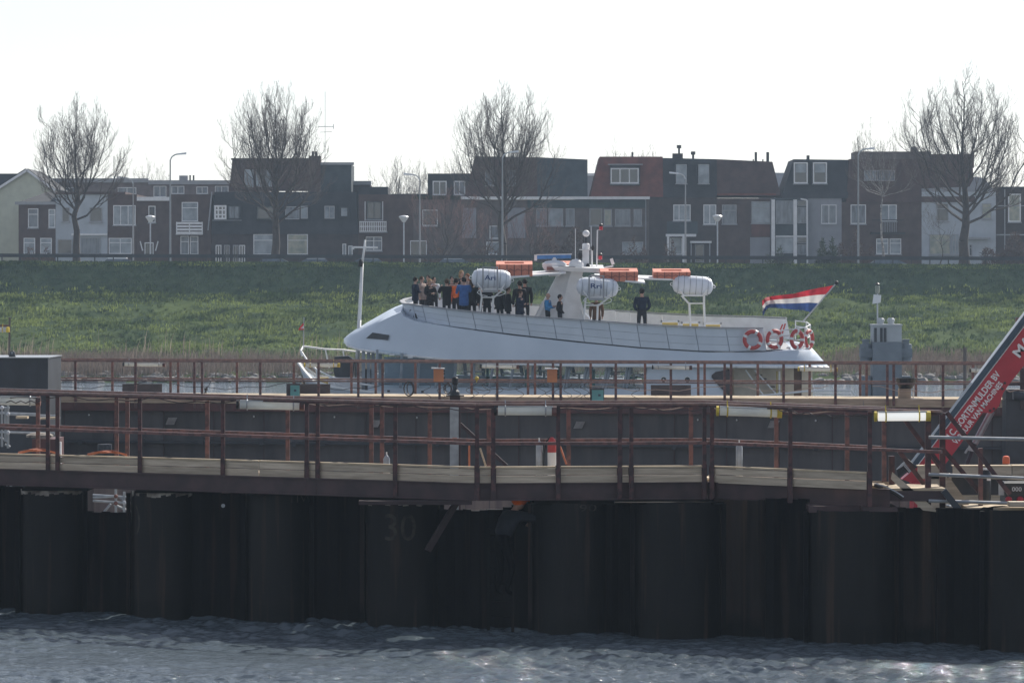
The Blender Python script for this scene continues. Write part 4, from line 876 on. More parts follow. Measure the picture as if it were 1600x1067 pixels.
# saloon
def saloon():
    g = lambda px, py, o=0: near(px, py, 2.5+o); f_ = lambda px, py: far(px, py, 2.5)
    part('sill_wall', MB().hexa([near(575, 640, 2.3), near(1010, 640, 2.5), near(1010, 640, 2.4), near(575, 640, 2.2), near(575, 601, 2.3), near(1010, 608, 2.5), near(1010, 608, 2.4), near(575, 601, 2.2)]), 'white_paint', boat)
    part('far_sill_wall', MB().hexa([far(575, 640, 2.3), far(1010, 640, 2.5), far(1010, 640, 2.4), far(575, 640, 2.2), far(575, 601, 2.3), far(1010, 612, 2.5), far(1010, 612, 2.4), far(575, 601, 2.2)]), 'panel_white', boat)
    part('bulkhead', MB().box(near(600, 600, 2.3).x, near(712, 600, 2.3).x, DB-1.9, DB-1.8, Zp(640, DB), Zp(556, DB)), 'navy_glass', boat)
    part('saloon_floor', MB().hexa([near(575, 612, 2.2), near(1010, 618, 2.4), far(1010, 618, 2.4), far(575, 612, 2.2), near(575, 611, 2.2), near(1010, 617, 2.4), far(1010, 617, 2.4), far(575, 611, 2.2)]), 'trim_grey', boat)
    tops = lambda px: lerp([(537, 536), (600, 551), (740, 566), (900, 570), (1290, 573)], px)
    xs = [588, 627, 654, 684, 711, 740, 768, 800, 832, 862, 884, 914, 946, 978, 1008]
    for i, px in enumerate(xs):
        if 884 <= px < 1000 or px in (684, 768, 800): lean = 7
        else: lean = 3
        for dx in ((0, 4.5) if px > 880 and px < 1000 else (0,)):
            part('mullion', MB().bar(near(px+dx-lean*.5, 606, 2.52), near(px+dx+lean*.5, tops(px)-2, 2.62), .07, .07), 'mullion', boat)
        if 700 < px < 1000:
            q = px+12; part('mullion', MB().bar(far(q+lean*.7, 606, 2.4), far(q-lean*.5, tops(q)-4, 2.4), .1, .12), 'mullion', boat)
    for a, b in zip(xs, xs[1:]):
        part('window_pane', MB().hexa([near(a, 606, 2.5), near(b, 606, 2.5), near(b, 606, 2.47), near(a, 606, 2.47), near(a+4, tops(a)-2, 2.6), near(b+4, tops(b)-2, 2.6), near(b+4, tops(b)-2, 2.57), near(a+4, tops(a)-2, 2.57)]), 'boat_glass', boat)
    for a, b in ((716, 770), (774, 822), (826, 876), (880, 926), (930, 1006)):
        part('window_pane', MB().hexa([far(a, 606, 2.42), far(b, 606, 2.42), far(b, 606, 2.4), far(a, 606, 2.4), far(a, tops(a), 2.42), far(b, tops(b), 2.42), far(b, tops(b), 2.4), far(a, tops(a), 2.4)]), 'boat_glass', boat)
    for px in (568, 576, 583, 594): part('pillar', MB().bar(near(px, 620, 1.6), near(px, 545, 1.6), .12, .12), 'mullion', boat)
    part('entrance_wall', MB().box(Xp(569, DB), Xp(590, DB), DB-1.5, DB-1.4, Zp(625, DB), Zp(575, DB)), 'plate_brown', boat)
    for px, y in ((740, .5), (800, -.4), (850, .8), (905, -.3), (960, .4), (990, -.6)):
        c = mid(px, 612, 2.4, y); tb = part('table', MB().box(c.x-.35, c.x+.35, c.y-.3, c.y+.3, c.z+.42, c.z+.46).tube((c.x, c.y, c.z-.1), (c.x, c.y, c.z+.42), .04), 'white_mat', boat)
        part('seat', MB().box(c.x+.45, c.x+.55, c.y-.4, c.y+.4, c.z, c.z+.6).box(c.x+.45, c.x+.8, c.y-.4, c.y+.4, c.z+.2, c.z+.28), 'teal', boat)
    # solid after part
    part('side_wall', MB().hexa([near(1009, 645, 2.55), near(1130, 645, 2.55), near(1130, 645, 2.45), near(1009, 645, 2.45), near(1009, 571, 2.6), near(1130, 572, 2.6), near(1130, 572, 2.5), near(1009, 571, 2.5)]), 'panel_white', boat)
    for px in (1037, 1074):
        c = near(px, 593, 2.6); p = part('porthole', MB().lathe([(.09, -.03), (.09, .03)], c, 14, 'y'), 'dark_trim', boat); part('rim', MB().ring(c, .1, .018, (0, 1, 0), 14, 6), 'white_mat', p)
    part('hand_rail', MB().path([near(1036, 593, 2.66), near(1042, 597, 2.7), near(1052, 597, 2.7), near(1058, 592, 2.66)], .03), 'white_mat', boat)
    poly = [(1112, 588), (1118, 581), (1143, 576), (1143, 622), (1128, 620), (1124, 604)]
    part('side_opening', MB().hexa([near(1124, 604, 2.64), near(1143, 622, 2.64), near(1143, 622, 2.6), near(1124, 604, 2.6), near(1118, 581, 2.64), near(1143, 576, 2.64), near(1143, 576, 2.6), near(1118, 581, 2.6)]).hexa([near(1112, 590, 2.64), near(1124, 604, 2.64), near(1124, 604, 2.6), near(1112, 590, 2.6), near(1112, 586, 2.64), near(1118, 581, 2.64), near(1118, 581, 2.6), near(1112, 586, 2.6)]), 'plate_brown', boat)
    part('aft_wall', MB().box(Xp(1130, DB), Xp(1240, DB), DB+.6, DB+.7, Zp(640, DB), Zp(570, DB)), 'cream', boat)
    part('aft_wall', MB().box(Xp(1143, DB), Xp(1215, DB), DB-1.6, DB-1.5, Zp(640, DB), Zp(574, DB)), 'cream', boat)
    for i in range(7):
        a = 1176+i*6.5; part('stair_step', MB().box(Xp(a, DB), Xp(a+9, DB), DB-2.2, DB-1.62, Zp(583+i*6, DB)-.03, Zp(583+i*6, DB)), 'plate_brown', boat)
    for o in (0, 14): part('stair_rail', MB().tube(near(1165+o, 578, 2.3), near(1196+o*1.6, 622, 2.3), .028), 'white_mat', boat)
    for x in (1218, 1214): part('rail_post', MB().tube(near(x, 625, 2.3), near(x, 580, 2.3), .025), 'bench_yellow' if x == 1214 else 'white_mat', boat)
    part('door', MB().box(Xp(1237, DB), Xp(1249, DB), DB-1.0, DB-.9, Zp(640, DB), Zp(573, DB)), 'brown_door', boat)
    part('aft_pillar', MB().box(Xp(1249.2, DB), Xp(1266, DB), DB-1.1, DB-.6, Zp(640, DB), Zp(572, DB)), 'cream', boat)
    part('aft_pillar', MB().box(Xp(1222, DB), Xp(1236.8, DB), DB-1.1, DB-.6, Zp(640, DB), Zp(572, DB)), 'cream', boat)
    part('stern_stay', MB().tube(near(1267, 590, 2), near(1280, 640, 2), .03), 'white_mat', boat)
    part('gangway', MB().path([near(1180, 619, 2.9), near(1262, 611, 3.0), near(1330, 610, 3.1), near(1336, 618, 3.1)], .035).path([near(1270, 614, 2.9), near(1330, 616, 3.0)], .03), 'white_mat', boat)
    for px, py in ((612, 553), (641, 557), (668, 560.5), (704, 563)): part('ceiling_light', MB().box(Xp(px-4, DB-2.7), Xp(px+4, DB-2.7), DB-2.72, DB-2.68, Zp(py+2.4, DB-2.7), Zp(py+.3, DB-2.7)), 'trim_white', boat)
    for px, py in ((607, 611), (660, 612)): part('cleat', MB().box(Xp(px-2, DB-2.7), Xp(px+2, DB-2.7), DB-2.72, DB-2.5, Zp(py+1.5, DB-2.7), Zp(py-1.5, DB-2.7)), 'black', boat)
    # weathering marks: drips at the joint below the bulwark
saloon()
# signal mast at the bow
part('signal_mast', MB().tube(W(556.5, 604, DB), W(561.5, 500, DB), .085, 8, .07).tube(W(561.5, 500, DB), W(566, 412, DB), .07, 8, .05).tube(W(566, 412, DB), W(570.5, 375, DB), .045, 8, .03), 'white_mat', boat, smooth=True)
part('crosstree', MB().tube(W(551.5, 386.5, DB), W(590, 387, DB), .035).tube(W(551.5, 386.5, DB), W(551.5, 390, DB), .05), 'white_mat', boat)
part('anchor_light', MB().lathe([(.07, 0), (.08, .05), (.08, .2), (.03, .27)], W(563.5, 417, DB-.12), 8), 'black', boat)
part('mast_antenna', MB().tube(W(570.5, 375, DB), W(571, 368, DB), .02, 5), 'black', boat)
t = thing('bow_pennant', 'small red and white pennant on a thin staff at the bow', 'flag', mid(474, 548, .3, 0))
part('staff', MB().tube(mid(474, 548, .3, 0), mid(475, 497, .3, 0), .014, 5), 'mast_steel', t)
part('cloth', MB().add([mid(474.5, 505, .3, 0), mid(474.6, 516, .3, -.05), mid(468, 513, .3, .06), mid(466, 517, .3, 0)], [(0, 1, 2), (2, 1, 3)]), 'flag_red', t)
part('cloth', MB().add([mid(474.6, 509, .3, -.03), mid(474.6, 514, .3, -.08), mid(469, 514.5, .3, -.03)], [(0, 1, 2)]), 'flag_white', t)

# radar pylon
def pylon():
    P = lambda x, y, d: W(x, y, DB)+Vector((0, d, d*KR))
    def wing(x0, y0, x1, y1, a0, a1, b0, b1, th=2.6):
        def Q(x, y, d, dn): return W(x, y, DB+dn)+Vector((0, d-dn, (d-dn)*KR))
        part('wing', MB().hexa([Q(x0, y0+th, a0, a0), Q(x1, y1+th, b0, b0), Q(x1, y1+th, b1, b0), Q(x0, y0+th, a1, a0), Q(x0, y0, a0, a0), Q(x1, y1, b0, b0), Q(x1, y1, b1, b0), Q(x0, y0, a1, a0)]), 'white_mat', boat)
    # lower swept body, curved rear edge
    lf = [(835, 499), (846, 476), (858, 454), (869, 432), (877, 418)]
    rt = [(927, 502), (913, 488), (907, 468), (906, 445), (912, 418)]
    rg = []
    for (a, b), (c, d), wd in zip(lf, rt, (1.0, .85, .7, .6, .6)):
        A0, B0 = P(a, b, -wd*.35), P(c, d, -wd*.8); A1, B1 = P(a, b, wd*.35), P(c, d, wd*.8); M0 = (A0+B0)/2+Vector((0, -wd*.35, 0)); M1 = (A1+B1)/2+Vector((0, wd*.35, 0))
        rg.append([A0, M0, B0, B1, M1, A1])
    o = part('radar_pylon', loft(rg, True), 'white_mat', boat, smooth=30)
    part('pylon_foot', loft([[P(915, 500, -1.1), P(930, 504, -1.1), P(930, 504, 1), P(915, 500, 1)], [P(907, 480, -.7), P(911, 488, -.7), P(911, 488, .7), P(907, 480, .7)]], True), 'white_mat', boat)
    part('pylon_strut', MB().bar(P(834, 500, -.9), P(850, 470, -.6), .08, .12), 'white_mat', boat)
    # platform
    part('platform', MB().hexa([P(868, 421, -.9), P(940, 424, -.9), P(940, 424, .9), P(868, 421, .9), P(862, 414, -1), P(943, 417, -1), P(943, 417, 1), P(862, 414, 1)]), 'white_mat', boat)
    # wings
    wing(795, 432.5, 884, 425, -2.3, -.7, -1.2, 0)
    wing(925, 433, 1008, 441, -1.6, 0, -2.4, -1.0)
    wing(930, 432, 1092, 437, .4, 2.0, .8, 2.2)
    wing(800, 429, 884, 425, .9, 2.3, .4, 1.6)
    # radar
    part('radar_pedestal', MB().lathe([(.18, -.45), (.42, -.12), (.43, 0), (.3, .08), (.08, .12), (.08, .22)], P(866, 411, -.4), 14), 'trim_white', boat, smooth=40)
    part('radar_base', MB().box(P(854, 420, -.4).x, P(883, 420, -.4).x, DB-.9, DB+.1, P(866, 420, -.4).z-.02, P(866, 416, -.4).z), 'salmon_dark', boat)
    a, b = P(839, 401, -.4), P(892, 400, -.4)
    rb = part('radar_bar', MB().bar(a, b, .12, .13), 'radar_blue', boat)
    part('radar_edge', MB().bar(a+Vector((-.03, 0, .085)), b+Vector((.03, 0, .085)), .16, .035).box(a.x-.1, a.x, a.y-.08, a.y+.08, a.z-.12, a.z+.09), 'trim_white', rb)
    # sloping white dish cover, mast, dome
    part('searchlight_hood', MB().ball(P(900, 413, -.5), .27, .25, .22, 12, 7), 'white_mat', boat, smooth=True)
    part('mast_box', MB().box(P(910, 400, 0).x, P(920.5, 400, 0).x, DB-.14, DB+.14, P(915, 420, 0).z, P(915, 391, 0).z), 'trim_white', boat)
    part('mast_shelf', MB().box(P(905, 390, 0).x, P(922, 390, 0).x, DB-.2, DB+.2, P(915, 390.8, 0).z, P(915, 389.6, 0).z), 'trim_white', boat)
    part('mast_housing', MB().lathe([(.12, 0), (.13, .02), (.13, .17), (.1, .21)], P(915.5, 389.5, 0), 10), 'trim_white', boat)
    part('mast_neck', MB().tube(P(915.5, 381, 0), P(915.5, 368, 0), .03).tube(P(912, 390, 0), P(912, 358, 0), .012, 4), 'black', boat)
    part('dome', MB().ball(P(915.7, 365, 0), .125, .125, .12, 12, 8), 'trim_white', boat, smooth=True)
    for x, y0, y1 in ((899, 420, 357), (923.5, 420, 353)): part('whip_antenna', MB().tube(P(x, y0, -.2), P(x, y1, -.2), .014, 5), 'trim_white', boat)
    part('lamp_post', MB().tube(P(932.5, 420, 0), P(933.5, 360, 0), .024, 6), 'trim_white', boat)
    part('lamp_post', MB().tube(P(925.5, 420, 0), P(925.5, 386, 0), .02, 6), 'trim_white', boat)
    for x, y in ((939, 359.5), (938, 405.5)):
        c = P(x, y, -.05); l = part('red_light', MB().lathe([(.06, 0), (.065, .02), (.065, .13)], c, 10), 'red_lamp', boat); part('lamp_cap', MB().lathe([(.072, .13), (.072, .2), (.03, .23)], c, 10), 'black', l); part('lamp_bracket', MB().tube(c, P(933.3, y, 0), .012, 4), 'trim_white', l)
    for x, y, s in ((906, 399, .09), (926, 387, .07), (918.5, 416, .08)): part('horn', MB().ball(P(x, y, -.2), s, s, s*1.4, 8, 6), 'black', boat)
    part('flood_light_arm', MB().tube(P(930, 420, -.2), P(958, 415, -.2), .03), 'trim_white', boat)
    c = P(957, 408, -.2); part('flood_light', MB().hexa([c+Vector(v) for v in ((-.03, -.07, -.13), (.07, -.07, -.09), (.07, .07, -.09), (-.03, .07, -.13), (-.1, -.07, .08), (0, -.07, .12), (0, .07, .12), (-.1, .07, .08))]), 'trim_white', boat)
    part('grab_rail', MB().path([P(872, 421, -.9), P(872, 414, -.9), P(898, 415, -.9), P(898, 421, -.9)], .015, 5), 'dark_trim', boat)
pylon()
# floats
def raft(x0, x1, y0, y1, d, label, m='salmon'):
    a, b = W(x0, y1, DB+d-.5), W(x1, y1, DB+d-.5); L_ = b.x-a.x; hgt = (y1-y0)*DB/F*.8; dep = 1.1; t = thing('buoyant_float', label, 'float', ((a.x+b.x)/2, a.y+.5, a.z), 'orange rectangular floats on the boat wings')
    o = Vector((a.x, a.y, a.z)); sl = .115; tt = .3
    def bx(x, X, y, Y): return [o+Vector((x, y, y*sl)), o+Vector((X, y, y*sl)), o+Vector((X, Y, Y*sl)), o+Vector((x, Y, Y*sl)), o+Vector((x, y, hgt+y*sl)), o+Vector((X, y, hgt+y*sl)), o+Vector((X, Y, hgt+Y*sl)), o+Vector((x, Y, hgt+Y*sl))]
    for q in ((0, L_, 0, tt), (0, L_, dep-tt, dep), (0, tt, tt, dep-tt), (L_-tt, L_, tt, dep-tt)): part('float_block', MB().hexa(bx(*q)), m, t)
    for i in range(5):
        x = L_*(i+.5)/5; part('strap', MB().hexa([p+Vector((0, -.012, .0)) for p in bx(x-.015, x+.015, 0, .02)]), 'salmon_dark', t)
    rp = MB(); pts = []
    for i in range(21): pts.append(o+Vector((L_*i/20, -.03, hgt*.62-abs(math.sin(i*math.pi/4))*.06)))
    rp.path(pts, .012, 4); part('grab_rope', rp, 'salmon_dark', t)
raft(775, 832, 409, 432, -1.4, 'orange buoyant float on the left wing, above the leftmost canister')
raft(938, 997, 421, 440, -1.6, 'orange buoyant float on the middle wing, right of the radar pylon')
raft(1021, 1079, 422, 437, 1.2, 'orange buoyant float on the far end of the right wing')
raft(872, 892, 411, 421, .6, 'small orange float half hidden beside the radar pedestal')
# life raft canisters
def canister(x0, x1, yc, r_px, d, label, legs, lab2=True, wr=None):
    k = DB/F; c0, c1 = W(x0, yc-2, DB+d), W(x1, yc+2, DB+d); r = r_px*k; L_ = (c1-c0).length; ax = (c1-c0).normalized()
    t = thing('life_raft_canister', label, 'life raft', (c0+c1)/2, 'white life raft canisters on stands')
    prof = [(r*.3, 0), (r*.72, .07), (r*.93, .2), (r, .3), (r, L_-.3), (r*.93, L_-.2), (r*.72, L_-.07), (r*.3, L_)]
    mb = MB().lathe(prof, (0, 0, 0), 20, 'x'); q = Vector((1, 0, 0)).rotation_difference(ax); mb.v = [tuple(q @ Vector(v)+c0) for v in mb.v]
    part('shell', mb, 'raft_white', t, smooth=30)
    for i in range(6):
        u = L_*(.13+.148*i); part('band', MB().ring(c0+ax*u, r+.003, .011, ax, 20, 5), 'band_grey', t)
    part('end_ring', MB().ring(c1+ax*.03, .05, .015, (0, 1, 0), 10, 5), 'white_mat', t); part('end_ring', MB().ring(c0-ax*.03, .05, .015, (0, 1, 0), 10, 5), 'white_mat', t)
    st = thing('canister_stand', label.replace('white life raft canister', 'white steel stand under the canister'), 'stand', deckpt(x0+10, d), 'stands under the life raft canisters')
    zb = (c0.z+c1.z)/2-r-.02; cx = (c0.x+c1.x)/2; cr = MB()
    cxl = [Xp(l_[0], DB+d)-cx for l_ in legs]
    for s in (-.25, .25):
        for yy in (-.28, .28):
            cr.tube((cx+s*1.3, c0.y+yy, zb), (cx+s*2, c0.y+yy, zb+.22), .025).tube((cx+s*1.6, c0.y+yy, zb), (cx+cxl[0 if s < 0 else 1], c0.y+yy*.6, zb-.3), .03)
        cr.tube((cx+s*1.3, c0.y-.3, zb), (cx+s*1.3, c0.y+.3, zb), .03)
    cr.tube((cx-.35, c0.y-.28, zb), (cx+.35, c0.y-.28, zb), .03).tube((cx-.35, c0.y+.28, zb), (cx+.35, c0.y+.28, zb), .03)
    cr.tube((cx+cxl[0], c0.y, zb-.28), (cx+cxl[1], c0.y, zb-.28), .025)
    part('cradle', cr, 'white_mat', st)
    for (xa, xb) in legs:
        for yy in (-.12, .22):
            p = deckpt(xb, d+yy); part('leg', MB().tube((Xp(xa, DB+d), c0.y+yy, zb-.25), p, .035, 7), 'white_mat', st)
    if wr:
        part('frame_board', MB().box(cx-.32, cx-.27, c0.y-r-.05, c0.y-r-.02, zb-.1, c0.z+r+.04).box(cx+.18, cx+.23, c0.y-r-.05, c0.y-r-.02, zb-.1, c0.z+r+.04).box(cx-.269, cx+.179, c0.y-r-.05, c0.y-r-.02, c0.z+r, c0.z+r+.04).box(cx-.269, cx+.179, c0.y-r-.05, c0.y-r-.02, zb-.1, zb-.02), 'trim_grey', st)
        part('lettering', text_mb(wr, (cx-.24, c0.y-r-.012, c0.z-.07), (1, 0, -.05), (0, 0, 1), length=.38, height=.17, bold=.012), 'ink_blue', t)
        part('hand_rope', MB().path([(cx+.0+.5*math.sin(i*.6), c0.y-.3, zb-.1-.14*math.cos(i*.6)) for i in range(11)], .014, 4), 'white_mat', st)
canister(737, 799, 436, 15, -2.2, 'white life raft canister at left above the crowd of passengers', ((753, 747), (771, 768)), wr='Ari')
canister(901, 966, 449, 14.5, -2.2, 'white life raft canister right of the radar pylon', ((914, 911), (934, 932)), wr='Rri')
canister(1051, 1114, 446, 15, .8, 'white life raft canister nearest the stern with no lettering', ((1077, 1080), (1100, 1102)))
# stern rail, lifebuoys, ensign
def stern():
    ps = [(1192, -2.55), (1215, -2.35), (1240, -2.0), (1258, -1.3), (1266, 0), (1260, 1.2), (1243, 1.9)]
    def q(px, y, dy): return mid(px, lerp(BOTY, px)-dy, abs(y) if y < 0 else lerp(BW, px), y) if 0 else mid(px, lerp(BOTY, px)-dy, 2.4, y)
    sr = MB()
    for dy in (30, 21, 12): sr.path([q(a, b, dy) for a, b in ps], .022, 5)
    part('stern_rail', sr, 'white_mat', boat)
    for a, b in ps: part('rail_post', MB().tube(q(a, b, 0), q(a, b, 31), .022, 6), 'white_mat', boat)
    for i in range(9):
        part('deck_fitting', MB().box(Xp(1196+i*8, DB)-.05, Xp(1196+i*8, DB)+.07, DB-1.9+i*.15, DB-1.7+i*.15, Zp(547, DB), Zp(541+3*(i % 2), DB)), 'dark_trim' if i % 2 else 'white_mat', boat)
    part('winch', MB().bar(q(1217, -1, 22), q(1223, -1, 35), .05, .05).bar(q(1222, -1, 20), q(1227, -1, 36), .05, .05), 'red_buoy', boat)
    for (x, y, ang, lb, r) in ((1176, 531, 8, 'first lifebuoy from the left, facing the camera on the bulwark', 16.2), (1210, 530, 28, 'second lifebuoy from the left on the stern rail', 16.0), (1245, 530, 42, 'third lifebuoy from the left on the stern rail', 15.5), (1264, 530, 60, 'rightmost lifebuoy, turned almost edge-on at the stern', 16)):
        wd = {1176: 2.95, 1210: 2.5, 1245: 2.1, 1264: 1.2}[x]; c = near(x, y, wd); t = thing('lifebuoy', 'red and white '+lb, 'lifebuoy', c, 'lifebuoys round the stern')
        ax = Vector((math.sin(R(ang)), -math.cos(R(ang)), 0)); r0 = .285; part('ring', MB().ring(c, r0, .07, ax, 24, 8), 'red_buoy', t, smooth=True)
        u = ax.cross(Vector((0, 0, 1)))
        for k in range(4):
            a = R(20+90*k+x); p = c+u*r0*math.cos(a)+Vector((0, 0, 1))*r0*math.sin(a); tg = -u*math.sin(a)+Vector((0, 0, 1))*math.cos(a)
            part('white_band', MB().tube(p-tg*.045, p+tg*.045, .078, 8), 'white_mat', t)
        part('grab_rope', MB().ring(c, r0+.085, .01, ax, 20, 4), 'white_mat', t)
    for i, x in enumerate((1046, 1078, 1112)):
        p = deckpt(x, 1.2); bb = part('bench', MB().box(p.x-.33, p.x+.33, p.y-.5, p.y-.45, p.z+.62, p.z+.68).box(p.x-.33, p.x-.28, p.y-.5, p.y-.45, p.z, p.z+.7).box(p.x+.28, p.x+.33, p.y-.5, p.y-.45, p.z, p.z+.7), 'white_mat', boat)
        part('bench_seat', MB().box(p.x-.3, p.x+.3, p.y-.4, p.y+.1, p.z+.42, p.z+.6), 'bench_yellow', bb)
    for i, x in enumerate((952, 975, 1025)):
        p = deckpt(x, 1.0); part('chair_frame', MB().path([p+Vector((-.2, 0, .3)), p+Vector((-.2, 0, .86)), p+Vector((.2, 0, .86)), p+Vector((.25, 0, .3))], .02, 5), 'white_mat', boat)
    a = W(1254, 503, DB-.4); b = W(1307, 442, DB-1.2); t = thing('ensign', 'red, white and blue ensign flying from a slanted staff at the stern', 'flag', a)
    part('staff', MB().tube(a, b, .03, 7, .022), 'mast_steel', t); part('staff_knob', MB().ball(b, .075, n=10, m=8), 'black', t, smooth=True)
    # cloth grid from staff to fly, three stripes
    ht, hb = Vector(W(1302, 446, DB-1.15)), Vector(W(1266, 487.5, DB-.6))
    tops = [(1302, 446), (1282, 449.5), (1262, 453.5), (1240, 459), (1222, 461), (1205, 463), (1196, 465), (1191, 470)]
    bots = [(1266, 487.5), (1255, 484.5), (1240, 484), (1225, 482), (1210, 481), (1202, 481), (1197, 484), (1192, 495)]
    nU = 28; nV = 12; G = []
    def sp(T, u):
        s = u*(len(T)-1); i = min(int(s), len(T)-2); f = s-i; return T[i][0]*(1-f)+T[i+1][0]*f, T[i][1]*(1-f)+T[i+1][1]*f
    for i in range(nU+1):
        u = i/nU; (x0, y0), (x1, y1) = sp(tops, u), sp(bots, u)
        for j in range(nV+1):
            v = j/nV; dep = DB-1.15+.55*v*(1-u)+.3*math.sin(u*19+v*4)*(.3+u)+.1*math.sin(u*37+v*8)
            G.append(W(x0+(x1-x0)*v, y0+(y1-y0)*v, dep))
    for lo, hi, m in ((0, 4, 'flag_red'), (4, 8, 'flag_white'), (8, 12, 'flag_blue')):
        mb = MB(); mb.v = [tuple(g) for g in G]; mb.f = [(i*(nV+1)+j, i*(nV+1)+j+1, (i+1)*(nV+1)+j+1, (i+1)*(nV+1)+j) for i in range(nU) for j in range(lo, hi)]
        o = part('stripe', mb, m, t, smooth=True); bm = bmesh.new(); bm.from_mesh(o.data); bmesh.ops.delete(bm, geom=[v for v in bm.verts if not v.link_faces], context='VERTS'); bm.to_mesh(o.data); bm.free()
stern()

# ------------------------------------------------------------ people
def skin_mesh(verts, edges, radii, name, m, sub=1, root=0):
    me = bpy.data.meshes.new(name); me.from_pydata(verts, edges, []); o = bpy.data.objects.new(name, me); COL.objects.link(o)
    sk = o.modifiers.new('s', 'SKIN'); sk.use_smooth_shade = True
    for i, r in enumerate(radii):
        v = me.skin_vertices[0].data[i]; v.radius = r if isinstance(r, tuple) else (r, r); v.use_root = (i == root)
    if sub: ss = o.modifiers.new('d', 'SUBSURF'); ss.levels = sub; ss.render_levels = sub
    dg = bpy.context.evaluated_depsgraph_get(); me2 = bpy.data.meshes.new_from_object(o.evaluated_get(dg)); me2.name = name
    COL.objects.unlink(o); bpy.data.objects.remove(o); bpy.data.meshes.remove(me); me2.materials.clear()
    for mm in m: me2.materials.append(MATS[mm])
    me2.shade_smooth(); return me2
def person(label, foot, height, rz, jacket, trousers='cloth_dark', hair='hair_dark', pose='stand', coat=0, lean=0, group=None, hairlen=0, legs=None, headrot=0, fat=1.0):
    k = height/1.75; t = thing('person', label, 'person', foot, group); t.rotation_euler = (0, 0, rz); WO[t.name] = Vector((0, 0, 0))
    S = lambda *p: (p[0]*k, p[1]*k, p[2]*k)
    def ln(p):  # lean forward (towards -y) from hips
        x, y, z = p
        if z <= .95: return S(x, y, z)
        dz = z-.95; return S(x, y-dz*math.sin(lean)+y*0, .95+dz*math.cos(lean))
    arms = {'stand': [((.2, 0, 1.42), (.25, .03, 1.13), (.24, -.06, .88), (.23, -.08, .79))]*2,
            'photo': [((.2, 0, 1.42), (.27, -.16, 1.24), (.12, -.33, 1.48), (.07, -.36, 1.55))]*2,
            'phone': [((.2, 0, 1.42), (.25, -.04, 1.15), (.14, -.28, 1.2), (.08, -.33, 1.24))]*2,
            'cross': [((.2, 0, 1.42), (.27, -.05, 1.15), (.05, -.24, 1.17), (-.06, -.25, 1.18))]*2,
            'back': [((.2, 0, 1.42), (.27, .06, 1.14), (.12, -.12, 1.0), (.06, -.16, 1.0))]*2,
            'reach': [((.2, 0, 1.42), (.26, -.3, 1.36), (.2, -.55, 1.2), (.18, -.62, 1.16))]*2}[pose]
    lg = legs or (((.1, 0, .92), (.11, -.02, .5), (.12, .02, .09), (.13, -.14, .04)),)*2
    V = [ln((0, 0, .97)), ln((0, .01, 1.15)), ln((0, 0, 1.36)), ln((0, .01, 1.48)), ln((0, 0, 1.56)), ln((0, -.01, 1.66))]; E = [(i, i+1) for i in range(5)]
    Rr = [(.15, .11), (.135, .1), (.16, .105), (.06, .055), (.055, .055), (.078, .09)]
    for s in (-1, 1):
        a = arms[0]; o = len(V); V += [ln((s*x, y, z)) for x, y, z in a]; E += [(2, o), (o, o+1), (o+1, o+2), (o+2, o+3)]; Rr += [.06, .045, .034, (.042, .024)]
        l = lg[0 if s < 0 else 1]; o = len(V); V += [S(s*x, y, z) for x, y, z in l]; E += [(0, o), (o, o+1), (o+1, o+2), (o+2, o+3)]; Rr += [.088, .062, .045, (.04, .035)]
    Rr = [(r[0]*k, r[1]*k) if isinstance(r, tuple) else r*k for r in Rr]
    me = skin_mesh(V, E, Rr, 'body', ['skin', trousers]); 
    hipz = 1.1*k
    for p in me.polygons:
        c = sum((me.vertices[i].co for i in p.vertices), Vector())/len(p.vertices); p.material_index = 1 if c.z < hipz and abs(c.x) < .19*k else 0
    def put(name, me, par, **kw):
        o = bpy.data.objects.new(name, me); COL.objects.link(o); o.parent = par; WO[o.name] = Vector((0, 0, 0)); return o
    b = put('body', me, t)
    # jacket
    jv = V[:4]; E2 = [(0, 1), (1, 2), (2, 3)]; jr = [(.178*fat, .14*fat), (.165*fat, .13*fat), (.185*fat, .135), (.085, .08)]
    if coat: jv = [ln((0, 0, .97-coat))]+jv; E2 = [(0, 1), (1, 2), (2, 3), (3, 4)]; jr = [(.19*fat, .15*fat)]+jr
    sh = 2+(1 if coat else 0)
    for s in (-1, 1):
        a = arms[0]; o = len(jv); jv = jv+[ln((s*x, y, z)) for x, y, z in a[:3]]; E2 += [(sh, o), (o, o+1), (o+1, o+2)]; jr += [.085*fat, .066*fat, .05]
    jr = [(r[0]*k, r[1]*k) if isinstance(r, tuple) else r*k for r in jr]
    put('jacket', skin_mesh(jv, E2, jr, 'jacket', [jacket], root=1 if coat else 0), t)
    hd = Vector(ln((0, -.01, 1.655))); mb = MB().ball((hd.x, hd.y, hd.z), .079*k, .098*k, .118*k, 12, 9)
    mb.ball((hd.x, hd.y-.1*k, hd.z-.012*k), .014*k, .02*k, .022*k, 6, 4)
    for s in (-1, 1): mb.ball((hd.x+s*.08*k, hd.y+.005*k, hd.z-.01*k), .012*k, .02*k, .03*k, 6, 4)
    h = put('head', tomesh(mb, 'head', (0, 0, 0), 'skin', True), t)
    eb = MB()
    for s in (-1, 1): eb.ball((hd.x+s*.032*k, hd.y-.092*k, hd.z+.012*k), .011*k, .008*k, .007*k, 6, 4)
    eb.box(hd.x-.022*k, hd.x+.022*k, hd.y-.094*k, hd.y-.088*k, hd.z-.056*k, hd.z-.05*k)
    put('face', tomesh(eb, 'face', (0, 0, 0), 'hair_dark'), h)
